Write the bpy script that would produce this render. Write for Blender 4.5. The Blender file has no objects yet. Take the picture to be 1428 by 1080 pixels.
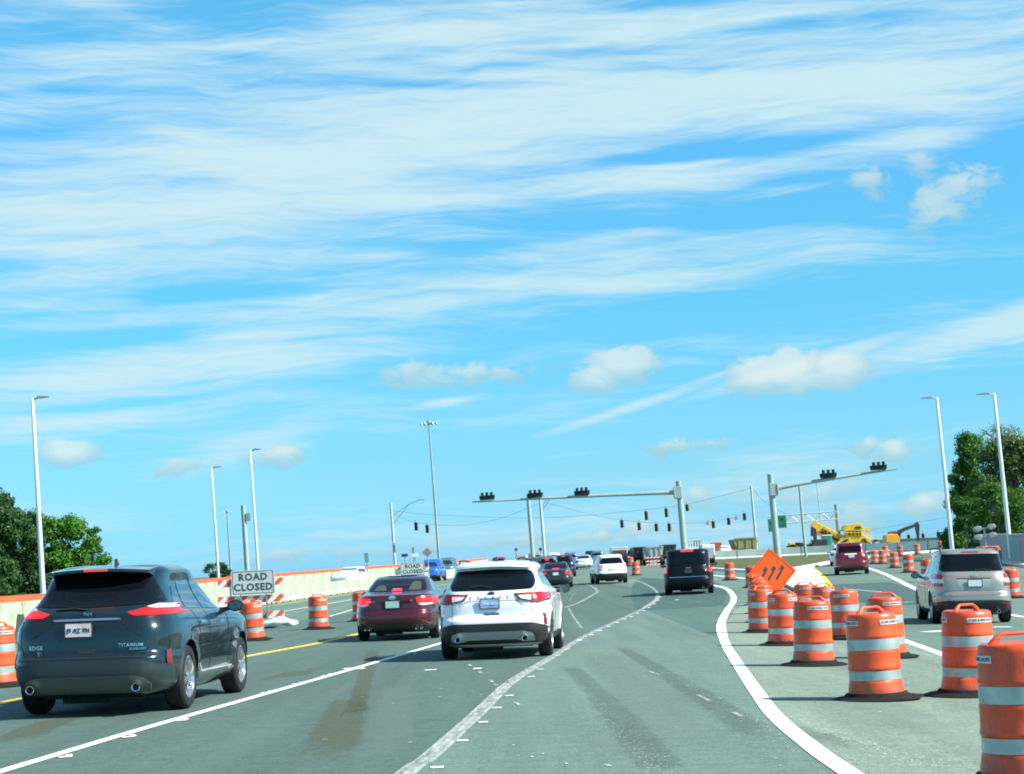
import bpy, bmesh, math, random
from mathutils import Vector, Matrix
from mathutils.bvhtree import BVHTree
random.seed(7)
SC = bpy.context.scene
C = SC.collection
PI = math.pi
# ------------------------------------------------------------------ camera
F = 2640.0; ROLL = 0.05; PITCH = math.atan(252.7 / F); CH = 1.5
cam_d = bpy.data.cameras.new('camera'); cam = bpy.data.objects.new('camera', cam_d); C.objects.link(cam)
cam_d.sensor_width = 36; cam_d.lens = 36 * F / 1428; cam_d.clip_start = .1; cam_d.clip_end = 8000
CR = Matrix.Rotation(PI / 2 + PITCH, 3, 'X') @ Matrix.Rotation(-ROLL, 3, 'Z')
cam.matrix_world = Matrix.Translation((0, 0, CH)) @ CR.to_4x4()
SC.camera = cam
SC.cycles.filter_width = 1.9
# ------------------------------------------------------------------ light
SUN_EL = 41.0; SUN_AZ = 108.0          # azimuth clockwise from +Y (straight ahead)
sd = bpy.data.lights.new('sun', 'SUN'); so = bpy.data.objects.new('sun', sd); C.objects.link(so)
sd.energy = 4.4; sd.angle = math.radians(.5); sd.color = (1, .95, .86)
_d = Vector((math.sin(math.radians(SUN_AZ)) * math.cos(math.radians(SUN_EL)), math.cos(math.radians(SUN_AZ)) * math.cos(math.radians(SUN_EL)), math.sin(math.radians(SUN_EL))))
so.rotation_euler = _d.to_track_quat('Z', 'Y').to_euler()
SC.view_settings.view_transform = 'Standard'; SC.view_settings.look = 'None'
SC.view_settings.exposure = 1.1; SC.view_settings.gamma = 1

def ray(px, py):
    return (CR @ Vector(((px - 714) / F, -(py - 540) / F, -1))).normalized()
def azel(px, py):
    d = ray(px, py); return math.atan2(d.x, d.y), math.asin(d.z)
# ------------------------------------------------------------------ world
W = bpy.data.worlds.new('World'); SC.world = W; W.use_nodes = True
nt = W.node_tree; nt.nodes.clear(); NN = nt.nodes.new; LK = nt.links.new
def mth(op, a, b=None, c=None, clamp=False, tree=None):
    t = tree or nt
    n = t.nodes.new('ShaderNodeMath'); n.operation = op; n.use_clamp = clamp
    for i, v in enumerate((a, b, c)):
        if v is None: continue
        if isinstance(v, (int, float)): n.inputs[i].default_value = v
        else: t.links.new(v, n.inputs[i])
    return n.outputs[0]
tc = NN('ShaderNodeTexCoord'); sx = NN('ShaderNodeSeparateXYZ'); LK(tc.outputs['Generated'], sx.inputs[0])
az = mth('ARCTAN2', sx.outputs[0], sx.outputs[1]); el = mth('ARCSINE', sx.outputs[2])
cb = NN('ShaderNodeCombineXYZ'); LK(az, cb.inputs[0]); LK(el, cb.inputs[1]); AE = cb.outputs[0]
def wnoise(scale, rot, loc, det=6, rough=.55, dist=0.0, src=None):
    m = NN('ShaderNodeMapping'); m.inputs['Scale'].default_value = scale; m.inputs['Rotation'].default_value = (0, 0, rot)
    m.inputs['Location'].default_value = loc; LK(src or AE, m.inputs[0])
    # rotate first, then stretch
    m.vector_type = 'POINT'
    r = NN('ShaderNodeVectorRotate'); r.rotation_type = 'Z_AXIS'; r.inputs['Angle'].default_value = rot; LK(src or AE, r.inputs[0])
    m.inputs['Rotation'].default_value = (0, 0, 0); LK(r.outputs[0], m.inputs[0])
    n = NN('ShaderNodeTexNoise'); n.inputs['Scale'].default_value = 1; n.inputs['Detail'].default_value = det
    n.inputs['Roughness'].default_value = rough; n.inputs['Distortion'].default_value = dist; LK(m.outputs[0], n.inputs[0])
    return n.outputs[0]
def blob(px, py, rx, ry, amp, rot=0.0, src=None, pw='SPHERICAL'):
    a, e = azel(px, py)
    m = NN('ShaderNodeMapping'); m.vector_type = 'TEXTURE'
    m.inputs['Location'].default_value = (a, e, 0); m.inputs['Rotation'].default_value = (0, 0, rot + ROLL)
    m.inputs['Scale'].default_value = (rx / F, ry / F, 1); LK(src or AE, m.inputs[0])
    g_ = NN('ShaderNodeTexGradient'); g_.gradient_type = pw; LK(m.outputs[0], g_.inputs[0])
    return mth('MULTIPLY', g_.outputs['Fac'], amp)
def sstep(v, lo, hi):
    n = NN('ShaderNodeMapRange'); n.interpolation_type = 'SMOOTHSTEP'; n.inputs['From Min'].default_value = lo; n.inputs['From Max'].default_value = hi
    LK(v, n.inputs['Value']); return n.outputs[0]
sky = NN('ShaderNodeTexSky'); sky.sky_type = 'NISHITA'; sky.sun_disc = False
sky.sun_elevation = math.radians(SUN_EL); sky.sun_rotation = math.radians(SUN_AZ)
sky.air_density = 1.0; sky.dust_density = .3; sky.ozone_density = 2.0
tint = NN('ShaderNodeMix'); tint.data_type = 'RGBA'; tint.blend_type = 'MULTIPLY'; tint.inputs[0].default_value = 1
LK(sky.outputs[0], tint.inputs[6])
tr = NN('ShaderNodeValToRGB'); LK(el, tr.inputs[0])
for p, c in ((.012, (.31, .90, 1.75)), (.048, (.385, .92, 1.36)), (.146, (.31, 1.10, 1.34)), (.218, (.32, 1.20, 1.52)), (.287, (.35, 1.40, 1.62)), (.7, (.80, 1.15, 1.35))):
    e_ = tr.color_ramp.elements[0] if p == .012 else (tr.color_ramp.elements[-1] if p == .7 else tr.color_ramp.elements.new(p))
    e_.position = p; e_.color = (*[v / 2 for v in c], 1)
dbl = NN('ShaderNodeVectorMath'); dbl.operation = 'SCALE'; dbl.inputs['Scale'].default_value = 2.0; LK(tint.outputs[2], dbl.inputs[0])
LK(tr.outputs[0], tint.inputs[7])
# cirrus: stretched noise in azimuth/elevation, gathered by broad patches
warp = NN('ShaderNodeVectorMath'); warp.operation = 'MULTIPLY_ADD'
wn = NN('ShaderNodeTexNoise'); wn.inputs['Scale'].default_value = 7; wn.inputs['Detail'].default_value = 3; LK(AE, wn.inputs[0])
wsub = NN('ShaderNodeVectorMath'); wsub.operation = 'SUBTRACT'; LK(wn.outputs['Color'], wsub.inputs[0]); wsub.inputs[1].default_value = (.5, .5, .5)
LK(wsub.outputs[0], warp.inputs[0]); warp.inputs[1].default_value = (.03, .030, 0); LK(AE, warp.inputs[2]); AW = warp.outputs[0]
n1 = wnoise((4, 38, 1), .02, (3.1, 1.7, 0), 5, .5, .6, AW)
n2 = wnoise((14, 150, 1), -.03, (9.1, 4.2, 0), 7, .62, .4, AW)
n3 = wnoise((30, 420, 1), .10, (2.1, 7.2, 0), 5, .6, .2, AW)
nz = mth('ADD', mth('MULTIPLY', n1, .95), mth('ADD', mth('MULTIPLY', n2, .64), mth('MULTIPLY', n3, .16)))
acc = mth('ADD', mth('MULTIPLY', nz, 1.25), -1.14)
BL = [(300, 210, 800, 190, .42, -.0), (1000, 130, 760, 150, .46, .0), (700, 30, 800, 60, .18, -.02), (300, 290, 640, 100, .22, .05), (150, 400, 560, 100, .16, .0), (600, 425, 500, 50, .34, .01), (160, 520, 500, 55, .42, .01), (120, 588, 420, 24, .30, .05),
      (960, 248, 260, 34, .40, -.10), (1080, 330, 460, 36, .26, -.06), (1000, 375, 420, 34, .10, 0), (1300, 95, 330, 70, .25, -.08), (1240, 190, 240, 28, .22, -.2), (300, 640, 170, 30, .42, .16), (400, 628, 60, 14, .3, .05), (780, 635, 110, 8, .35, 0), (630, 560, 80, 9, .55, .06), (960, 690, 460, 60, .12, .1), (1180, 700, 260, 50, .16, .1),
      (120, 6, 300, 50, .30, 0), (640, 0, 150, 9, -.2, -.04), (900, 8, 200, 14, -.28, -.05), (1130, 30, 220, 14, -.34, -.03), (750, 58, 110, 10, -.22, -.04), (590, 118, 240, 10, -.32, -.10), (90, 48, 200, 16, -.16, -.06), (100, 126, 170, 12, -.34, -.02), (70, 182, 150, 16, -.40, 0), (330, 80, 150, 12, -.25, -.1), (960, 215, 360, 16, -.42, .01), (1120, 200, 200, 14, -.26, .0), (1380, 235, 200, 50, -.60, .1), (1150, 290, 300, 20, -.62, -.02), (1110, 250, 140, 14, -.3, -.1),
      (1180, 400, 460, 50, -.30, .02), (640, 345, 180, 16, -.36, -.1), (790, 330, 120, 20, -.2, -.1), (300, 410, 230, 16, -.34, -.02), (120, 478, 220, 20, -.34, 0), (470, 470, 260, 9, -.2, -.02), (740, 490, 280, 30, -.20, 0), (900, 600, 620, 60, -.30, .02), (200, 560, 300, 9, -.2, .02), (1250, 570, 300, 60, -.2, 0), (130, 330, 140, 8, -.2, .03), (1330, 130, 120, 9, -.2, -.1)]
for b in BL: acc = mth('ADD', acc, blob(*b))
band = None
for b in [(1420, 448, 420, 42, 2.4, .15), (1130, 506, 270, 20, 2.2, .17), (880, 568, 240, 14, 1.8, .20), (1000, 524, 160, 10, 1.5, .2), (1310, 502, 90, 6, 1.8, .0), (1420, 475, 60, 7, 1.8, .12)]:
    v = blob(*b); band = v if band is None else mth('MAXIMUM', band, v)
bandm = mth('MULTIPLY', sstep(mth('MULTIPLY', band, mth('ADD', mth('MULTIPLY', n3, .6), mth('MULTIPLY', n2, .9))), .15, 1.5), .8)
cir = mth('MAXIMUM', mth('ADD', mth('MULTIPLY', sstep(acc, -.16, .52), .84), .07), bandm)
# cumulus puffs, low above the horizon
pn = wnoise((60, 95, 1), 0, (1, 2, 0), 9, .62, .5)
puff = None; PB = [(a_, b_, c_ * 1.25, d_ * 1.3, e_ * 1.15, f_) for a_, b_, c_, d_, e_, f_ in [(868, 512, 62, 30, 1, 0), (832, 528, 55, 26, .8, 0), (1062, 524, 60, 32, 1, 0), (1100, 518, 55, 34, 1.1, 0), (1170, 516, 52, 26, .95, 0), (1130, 535, 100, 26, .6, 0), (565, 520, 46, 25, .62, 0), (650, 526, 130, 22, .55, 0),
      (95, 633, 46, 24, .95, 0), (1345, 262, 62, 34, .62, .2), (1310, 290, 70, 42, .55, 0), (1210, 252, 40, 28, .5, 0), (1285, 230, 55, 26, .42, 0), (395, 636, 70, 20, .62, 0), (245, 652, 60, 20, .5, .1), (935, 625, 48, 16, .62, 0), (990, 624, 60, 14, .42, 0),
      (1210, 622, 28, 17, .7, 0), (1248, 630, 34, 20, .75, 0), (970, 690, 50, 22, .6, 0), (1290, 705, 45, 24, .7, 0), (1140, 690, 90, 26, .5, .1), (1190, 720, 150, 30, .4, 0), (820, 752, 90, 14, .6, 0), (720, 756, 60, 12, .6, 0), (400, 775, 90, 16, .5, 0), (560, 768, 160, 16, .4, 0), (900, 740, 160, 18, .5, 0), (1000, 700, 120, 30, .35, 0), (1385, 610, 60, 26, .4, 0)]]
for b in PB:
    v = blob(*b); puff = v if puff is None else mth('MAXIMUM', puff, v)
pd = sstep(mth('ADD', puff, mth('MULTIPLY', mth('SUBTRACT', pn, .5), 1.5)), .18, .50)
pd = mth('MULTIPLY', pd, sstep(puff, .0, .12))
# shade inside a puff: same field sampled a little higher up
sh = None
for b in PB:
    v = blob(b[0], b[1] - 9, b[2], b[3], b[4], b[5]); sh = v if sh is None else mth('MAXIMUM', sh, v)
csh = sstep(mth('ADD', sh, mth('MULTIPLY', mth('SUBTRACT', pn, .5), .8)), .1, .9)
pc = NN('ShaderNodeMix'); pc.data_type = 'RGBA'; LK(csh, pc.inputs[0]); pc.inputs[6].default_value = (2.7, 4.9, 5.6, 1); pc.inputs[7].default_value = (6.2, 6.9, 6.6, 1)
m1 = NN('ShaderNodeMix'); m1.data_type = 'RGBA'; LK(cir, m1.inputs[0]); LK(dbl.outputs[0], m1.inputs[6]); m1.inputs[7].default_value = (5.1, 6.75, 7.1, 1)
m2 = NN('ShaderNodeMix'); m2.data_type = 'RGBA'; LK(mth('MULTIPLY', pd, .68), m2.inputs[0]); LK(m1.outputs[2], m2.inputs[6]); LK(pc.outputs[2], m2.inputs[7])
bg = NN('ShaderNodeBackground'); bg.inputs[1].default_value = .06; LK(m2.outputs[2], bg.inputs[0])
wo = NN('ShaderNodeOutputWorld'); LK(bg.outputs[0], wo.inputs[0])

# ------------------------------------------------------------------ terrain
def g(x, y):
    if y < 60: a = 0
    elif y < 90: a = .009 * (y - 60) ** 2 / 60
    elif y < 380: a = .009 * (y - 75)
    elif y < 460: t = y - 380; a = 2.745 + .009 * t - .029 * t * t / 160
    else: a = max(-4, 2.305 - .02 * (y - 460))
    f = 1 - min(1, max(0, (y - 42) / 45)); f = f * f * (3 - 2 * f)
    x = max(x, -7)
    c = -.012 * x if x < 1 else -.012 - .03 * (min(x, 16) - 1)
    return a + c * f
def at(px, py, Y=None):
    d = ray(px, py)
    if Y is not None:
        t = Y / d.y; return Vector((d.x * t, Y, CH + d.z * t))
    t = 8.0
    while t < 700:
        p = Vector((0, 0, CH)) + d * t
        if p.z < g(p.x, p.y): break
        t += .25
    lo, hi = t - .25, t
    for _ in range(20):
        m = (lo + hi) / 2; p = Vector((0, 0, CH)) + d * m
        if p.z < g(p.x, p.y): hi = m
        else: lo = m
    p = Vector((0, 0, CH)) + d * hi
    return Vector((p.x, p.y, g(p.x, p.y)))
def proj(p):
    q = CR.transposed() @ (Vector(p) - Vector((0, 0, CH)))
    return 714 + F * q.x / -q.z, 540 - F * q.y / -q.z
def col(px, Y):
    lo, hi = -400.0, 400.0
    for _ in range(40):
        m = (lo + hi) / 2
        if proj((m, Y, g(m, Y)))[0] < px: lo = m
        else: hi = m
    return Vector((lo, Y, g(lo, Y)))

# ------------------------------------------------------------------ helpers
def new_obj(name, me, parent=None):
    o = bpy.data.objects.new(name, me); C.objects.link(o)
    if parent is not None: o.parent = parent
    return o
def mk(name, bm, m, parent=None, smooth=False, bevel=0, mats=None, angle=.6):
    me = bpy.data.meshes.new(name); bmesh.ops.recalc_face_normals(bm, faces=bm.faces[:]) if smooth != 'raw' else None
    bm.to_mesh(me); bm.free()
    for mm in (mats or [m]): me.materials.append(mm)
    if smooth:
        me.polygons.foreach_set('use_smooth', [True] * len(me.polygons))
        if smooth is not True and smooth != 'raw': me.set_sharp_from_angle(angle=smooth)
    o = new_obj(name, me, parent)
    if bevel:
        b = o.modifiers.new('bevel', 'BEVEL'); b.width = bevel; b.segments = 2; b.limit_method = 'ANGLE'; b.angle_limit = .7
    return o
def thing(name, label, cat, loc=(0, 0, 0), rz=0, group=None, tilt=0):
    o = bpy.data.objects.new(name, None); C.objects.link(o); o.empty_display_size = .2
    o.location = loc; o.rotation_euler = (0, tilt, rz); o['label'] = label; o['category'] = cat
    if group: o['group'] = group
    return o
def tag(o, label, cat, group=None, kind=None):
    if kind: o['kind'] = kind
    if label: o['label'] = label
    if cat: o['category'] = cat
    if group: o['group'] = group
    return o
def struct(o): o['kind'] = 'structure'; return o
def dup(root, loc, rz=0, label=None, tilt=None):
    r = root.copy(); C.objects.link(r); r.location = loc
    r.rotation_euler = (0, root.rotation_euler[1] if tilt is None else tilt, rz)
    if label: r['label'] = label
    for ch in list(root.children):
        c_ = ch.copy(); C.objects.link(c_); c_.parent = r
        for k in list(ch.children):
            d_ = k.copy(); C.objects.link(d_); d_.parent = c_
    return r
def BM(): return bmesh.new()
def box(bm, cx, cy, cz, sx_, sy_, sz_, M_=None, mi=0):
    m = Matrix.Translation((cx, cy, cz)) @ Matrix.Diagonal((sx_, sy_, sz_, 1))
    r = bmesh.ops.create_cube(bm, size=1, matrix=(M_ @ m) if M_ else m)
    return r['verts']
def tube(bm, pts, rad, seg=10, caps=True):
    pts = [Vector(p) for p in pts]; n = len(pts); rad = rad if isinstance(rad, (list, tuple)) else [rad] * n
    rings = []; ref = None
    for i, p in enumerate(pts):
        t = (pts[min(i + 1, n - 1)] - pts[max(i - 1, 0)]).normalized()
        if ref is None: ref = t.orthogonal().normalized()
        ref = (ref - t * ref.dot(t)).normalized(); b = t.cross(ref)
        rings.append([bm.verts.new(p + (ref * math.cos(a) + b * math.sin(a)) * rad[i]) for a in [2 * PI * k / seg for k in range(seg)]])
    for A, B in zip(rings, rings[1:]):
        for k in range(seg): bm.faces.new((A[k], A[(k + 1) % seg], B[(k + 1) % seg], B[k]))
    if caps: bm.faces.new(rings[0][::-1]); bm.faces.new(rings[-1])
def lathe(bm, prof, seg=32, M_=None, caps=True):
    rings = []
    for r, z in prof:
        rings.append([bm.verts.new((M_ @ Vector((r * math.cos(a), r * math.sin(a), z))) if M_ else (r * math.cos(a), r * math.sin(a), z)) for a in [2 * PI * k / seg for k in range(seg)]])
    for A, B in zip(rings, rings[1:]):
        for k in range(seg): bm.faces.new((A[k], A[(k + 1) % seg], B[(k + 1) % seg], B[k]))
    if caps:
        if prof[0][0] > .001: bm.faces.new(rings[0][::-1])
        if prof[-1][0] > .001: bm.faces.new(rings[-1])
def prism(bm, poly, f, d):
    """poly of 2-D points mapped by f(u,v)->Vector, extruded by vector d"""
    d = Vector(d); a = [bm.verts.new(f(u, v)) for u, v in poly]; b = [bm.verts.new(Vector(f(u, v)) + d) for u, v in poly]
    bm.faces.new(a); bm.faces.new(b[::-1]); n = len(a)
    for i in range(n): bm.faces.new((a[i], b[i], b[(i + 1) % n], a[(i + 1) % n]))
def rnd(poly, r, k=4):
    out = []; n = len(poly)
    for i in range(n):
        p = Vector(poly[i]); a = Vector(poly[i - 1]) - p; b = Vector(poly[(i + 1) % n]) - p
        q = min(r, a.length * .45, b.length * .45); A = p + a.normalized() * q; B = p + b.normalized() * q
        for j in range(k + 1):
            t = j / k; out.append(tuple(A * (1 - t) ** 2 + p * 2 * t * (1 - t) + B * t * t))
    return out

# ------------------------------------------------------------------ materials
MC = {}
def mat(name, c, rough=.6, metal=0.0, coat=0.0, emit=None, es=0.0, var=0.0, vs=6.0, bump=0.0, bs=40.0, var2=None, spec=.5, alpha=None):
    if name in MC: return MC[name]
    m = bpy.data.materials.new(name); m.use_nodes = True; t = m.node_tree; b = t.nodes['Principled BSDF']
    b.inputs['Base Color'].default_value = (*c, 1); b.inputs['Roughness'].default_value = rough; b.inputs['Metallic'].default_value = metal
    b.inputs['Coat Weight'].default_value = coat; b.inputs['Coat Roughness'].default_value = .04; b.inputs['Specular IOR Level'].default_value = spec
    if emit: b.inputs['Emission Color'].default_value = (*emit, 1); b.inputs['Emission Strength'].default_value = es
    tcn = t.nodes.new('ShaderNodeTexCoord')
    if var or var2:
        n = t.nodes.new('ShaderNodeTexNoise'); n.inputs['Scale'].default_value = vs; n.inputs['Detail'].default_value = 6; n.inputs['Roughness'].default_value = .6
        t.links.new(tcn.outputs['Object'], n.inputs[0])
        r = t.nodes.new('ShaderNodeValToRGB'); r.color_ramp.elements[0].position = .3; r.color_ramp.elements[1].position = .7
        c2 = var2 or tuple(max(0, x * (1 - var)) for x in c)
        r.color_ramp.elements[0].color = (*c2, 1); r.color_ramp.elements[1].color = (*[min(1, x * (1 + (var if not var2 else 0))) for x in c], 1)
        t.links.new(n.outputs[0], r.inputs[0]); t.links.new(r.outputs[0], b.inputs['Base Color'])
    if bump:
        n = t.nodes.new('ShaderNodeTexNoise'); n.inputs['Scale'].default_value = bs; n.inputs['Detail'].default_value = 5; t.links.new(tcn.outputs['Object'], n.inputs[0])
        bp = t.nodes.new('ShaderNodeBump'); bp.inputs['Strength'].default_value = bump; bp.inputs['Distance'].default_value = .02
        t.links.new(n.outputs[0], bp.inputs['Height']); t.links.new(bp.outputs[0], b.inputs['Normal'])
    MC[name] = m; return m
def paint(name, c, metal=.35, rough=.32): return mat('paint_' + name, c, rough, metal, 1.0, var=.05, vs=1.2)
GLASS = mat('tinted_glass', (.003, .005, .008), .06, 0, 0, spec=.30)
SIDEGLASS = mat('side_glass', (.010, .02, .03), .03, 0, 1.0, spec=.9)
RUBBER = mat('tyre_rubber', (.006, .006, .007), .7, var=.3, vs=12)
TRIM = mat('black_trim', (.018, .02, .022), .55, var=.15, vs=8)
DARK = mat('underbody_dark', (.008, .009, .010), .8)
CHROME = mat('chrome', (.75, .77, .78), .12, 1.0)
ALLOY = mat('alloy_rim', (.62, .64, .66), .22, .9)
REDL = mat('tail_lens', (.30, .006, .010), .2, 0, .25, emit=(1, .02, .03), es=.03)
REFL = mat('red_reflector', (.16, .006, .006), .3, 0, .3)
REDON = mat('tail_lens_lit', (.40, .006, .006), .3, 0, .1, emit=(1, .02, .03), es=.42)
BRKON = mat('brake_lens_lit', (.6, .02, .01), .2, 0, .3, emit=(1, .03, .02), es=.75)
CLEARL = mat('clear_lens', (.75, .72, .74), .1, .1, 1.0)
PLATEW = mat('plate_white', (.72, .76, .74), .4)
PLATEB = mat('plate_blue', (.10, .32, .78), .4, var2=(.5, .66, .82), vs=9)
PLATEG = mat('plate_green_print', (.05, .28, .16), .5)
PLATEP = mat('plate_pale', (.70, .78, .82), .4, var2=(.72, .42, .34), vs=7)
INK = mat('plate_ink', (.02, .03, .07), .5)
SILV = mat('silver_plastic', (.34, .36, .36), .42, .25, .2)
HEADL = mat('head_lamp', (.75, .8, .82), .08, .3, 1.0)

# ------------------------------------------------------------------ cars
def pchip(xs, ys, q):
    n = len(xs); h = [xs[i + 1] - xs[i] for i in range(n - 1)]; dl = [(ys[i + 1] - ys[i]) / h[i] for i in range(n - 1)]
    m = [dl[0]] + [0 if dl[i - 1] * dl[i] <= 0 else 2 * dl[i - 1] * dl[i] / (dl[i - 1] + dl[i]) for i in range(1, n - 1)] + [dl[-1]]
    out = []
    for x in q:
        i = max(0, min(n - 2, int(x)))
        t = (x - xs[i]) / h[i]
        out.append((2 * t ** 3 - 3 * t * t + 1) * ys[i] + (t ** 3 - 2 * t * t + t) * h[i] * m[i] + (-2 * t ** 3 + 3 * t * t) * ys[i + 1] + (t ** 3 - t * t) * h[i] * m[i + 1])
    return out
def body_bm(rows, N=76, sub=3, arches=None, wr=.36):
    k = len(rows); q = [i / sub for i in range((k - 1) * sub + 1)]; xs = list(range(k))
    cols = [pchip(xs, [r[j] for r in rows], q) for j in range(5)]
    bm = bmesh.new(); rings = []
    for z, yr, yf, hw, n in zip(*cols):
        yc = (yr + yf) / 2; l = (yf - yr) / 2; pts = []
        for i in range(361):
            a = 2 * PI * i / 360 - PI / 2; ca, sa = math.cos(a), math.sin(a)
            pts.append((math.copysign(abs(ca) ** (2 / n), ca) * hw, yc + math.copysign(abs(sa) ** (2 / n), sa) * l))
        cum = [0]
        for a, b in zip(pts, pts[1:]): cum.append(cum[-1] + math.dist(a, b))
        ring = []; j = 0
        for i in range(N):
            s = cum[-1] * i / N
            while cum[j + 1] < s: j += 1
            t = (s - cum[j]) / max(1e-9, cum[j + 1] - cum[j])
            x = pts[j][0] * (1 - t) + pts[j + 1][0] * t; y = pts[j][1] * (1 - t) + pts[j + 1][1] * t
            if arches and abs(x) > hw * .8 and z < 1.0:
                for ay in arches:
                    d = math.hypot(y - ay, z - wr); x += math.copysign(.030 * math.exp(-((d - wr - .03) / .10) ** 2), x)
            ring.append(bm.verts.new((x, y, z)))
        rings.append(ring)
    for A, B in zip(rings, rings[1:]):
        for i in range(N): bm.faces.new((A[i], A[(i + 1) % N], B[(i + 1) % N], B[i]))
    bm.faces.new(rings[0][::-1]); bm.faces.new(rings[-1])
    bmesh.ops.recalc_face_normals(bm, faces=bm.faces[:])
    return bm
def patch(bvh, poly, side='R', off=.006, grid=.07, th=.012):
    """thin shell that follows the body, cut to an outline seen from rear (R), front (F), right (+) or left (-)"""
    bm = bmesh.new(); bm.faces.new([bm.verts.new((u, 0, v)) for u, v in poly])
    us = [p[0] for p in poly]; vs_ = [p[1] for p in poly]
    for lo, hi, no in ((min(us), max(us), (1, 0, 0)), (min(vs_), max(vs_), (0, 0, 1))):
        n = max(1, int((hi - lo) / grid))
        for i in range(1, n):
            c_ = lo + (hi - lo) * i / n
            bmesh.ops.bisect_plane(bm, geom=bm.verts[:] + bm.edges[:] + bm.faces[:], dist=1e-5, plane_co=Vector(no) * c_, plane_no=no)
    D = {'R': Vector((0, 1, 0)), 'F': Vector((0, -1, 0)), '+': Vector((-1, 0, 0)), '-': Vector((1, 0, 0))}[side]
    inner = {}
    for v in bm.verts:
        u, w = v.co.x, v.co.z
        o = {'R': Vector((u, -3, w)), 'F': Vector((u, 9, w)), '+': Vector((3, u, w)), '-': Vector((-3, u, w))}[side]
        h, nrm, _, _ = bvh.ray_cast(o, D)
        for jx, jz in ((3e-4, 4e-4), (-4e-4, 3e-4), (5e-4, -7e-4), (-9e-4, -4e-4)):
            if h is not None: break
            h, nrm, _, _ = bvh.ray_cast(o + (Vector((jx, 0, jz)) if side in 'RF' else Vector((0, jx, jz))), D)
        for k_ in range(60):
            if h is not None: break
            if side in 'RF': o.x *= .995
            else: o.y += .01 * (1 if o.y < 2.3 else -1)
            h, nrm, _, _ = bvh.ray_cast(o, D)
        if h is None:
            h, nrm, _, _ = bvh.find_nearest(o + D * 3.0)
        v.co = h + (nrm * .5 - D * .5).normalized() * off
    be = [e for e in bm.edges if len(e.link_faces) == 1]
    for e in be:
        for v in e.verts:
            if v not in inner: inner[v] = bm.verts.new(v.co + D * (th + off))
    for e in be: bm.faces.new((e.verts[0], e.verts[1], inner[e.verts[1]], inner[e.verts[0]]))
    bmesh.ops.recalc_face_normals(bm, faces=bm.faces[:])
    return bm
def mirx(poly): return [(-u, v) for u, v in poly][::-1]
def wheel_parts(t, x, y, r, w, side, rim=ALLOY, detail=True, turn=0.0):
    M_ = Matrix.Translation((x, y, r)) @ Matrix.Rotation(turn, 4, 'Z') @ Matrix.Rotation(PI / 2 * side, 4, 'Y')
    bm = BM(); seg = 40 if detail else 18
    lathe(bm, [(r * .66, -w / 2 + .02), (r * .70, -w / 2), (r * .93, -w / 2 + .005), (r * .985, -w / 2 + .03), (r, -w / 2 + .06), (r, w / 2 - .06), (r * .985, w / 2 - .03), (r * .93, w / 2 - .005), (r * .70, w / 2), (r * .66, w / 2 - .02), (r * .64, w / 2 - .07)], seg, M_)
    wh = mk('wheel', bm, RUBBER, t, smooth=.5)
    bm = BM()
    lathe(bm, [(r * .64, w / 2 - .10), (r * .66, w / 2 - .012), (r * .62, w / 2 - .006), (r * .585, w / 2 - .03), (r * .57, w / 2 - .08), (r * .15, w / 2 - .085)], seg, M_)
    lathe(bm, [(.055, w / 2 - .09), (.06, w / 2 - .02), (.035, w / 2 - .012)], 14, M_)
    if detail:
        for k in range(5):
            for da in (-.13, .13):
                a = 2 * PI * k / 5; a2 = a + da
                f = lambda u, v: M_ @ Vector((math.cos(a2) * u - math.sin(a2) * v, math.sin(a2) * u + math.cos(a2) * v, w / 2 - .028))
                prism(bm, [(.04, -.013), (r * .60, -.018), (r * .60, .018), (.04, .013)], f, M_.to_3x3() @ Vector((0, 0, -.035)))
    rm = mk('rim', bm, rim, wh, smooth=.5)
    bm = BM(); lathe(bm, [(.0, w / 2 - .10), (r * .58, w / 2 - .10)], seg, M_, caps=False); mk('brake_disc', bm, DARK, wh)
    return wh
def text_bm(s, size, f=None, depth=0, bold=0.0, align='CENTER', spacing=1.0):
    cu = bpy.data.curves.new('lettering', 'FONT'); cu.body = s; cu.size = size; cu.align_x = align; cu.align_y = 'CENTER'; cu.extrude = depth; cu.resolution_u = 2
    cu.offset = bold; cu.space_character = spacing
    o = bpy.data.objects.new('lettering', cu); C.objects.link(o)
    bpy.context.view_layer.update()
    me = bpy.data.meshes.new_from_object(o.evaluated_get(bpy.context.evaluated_depsgraph_get()))
    bm = bmesh.new(); bm.from_mesh(me); bpy.data.objects.remove(o); bpy.data.curves.remove(cu); bpy.data.meshes.remove(me)
    if f:
        for v in bm.verts: v.co = f(v.co.x, v.co.y, v.co.z)
    return bm
def txt_rear(t, name, s, size, x, y, z, m, bvh=None, bold=0.0, spacing=1.0, off=.012):
    def f(u, v, w):
        yy = y
        if bvh is not None:
            h = bvh.ray_cast(Vector((x + u, -3, z + v)), Vector((0, 1, 0)))[0]
            if h is not None: yy = h.y - off
        return Vector((x + u, yy - w, z + v))
    o = mk(name, text_bm(s, size, f, .002, bold, spacing=spacing), m, t, smooth='raw'); return o
def rear_y(bvh, x, z):
    h = bvh.ray_cast(Vector((x, -3, z)), Vector((0, 1, 0)))[0]; return h.y if h is not None else 0.1

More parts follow.
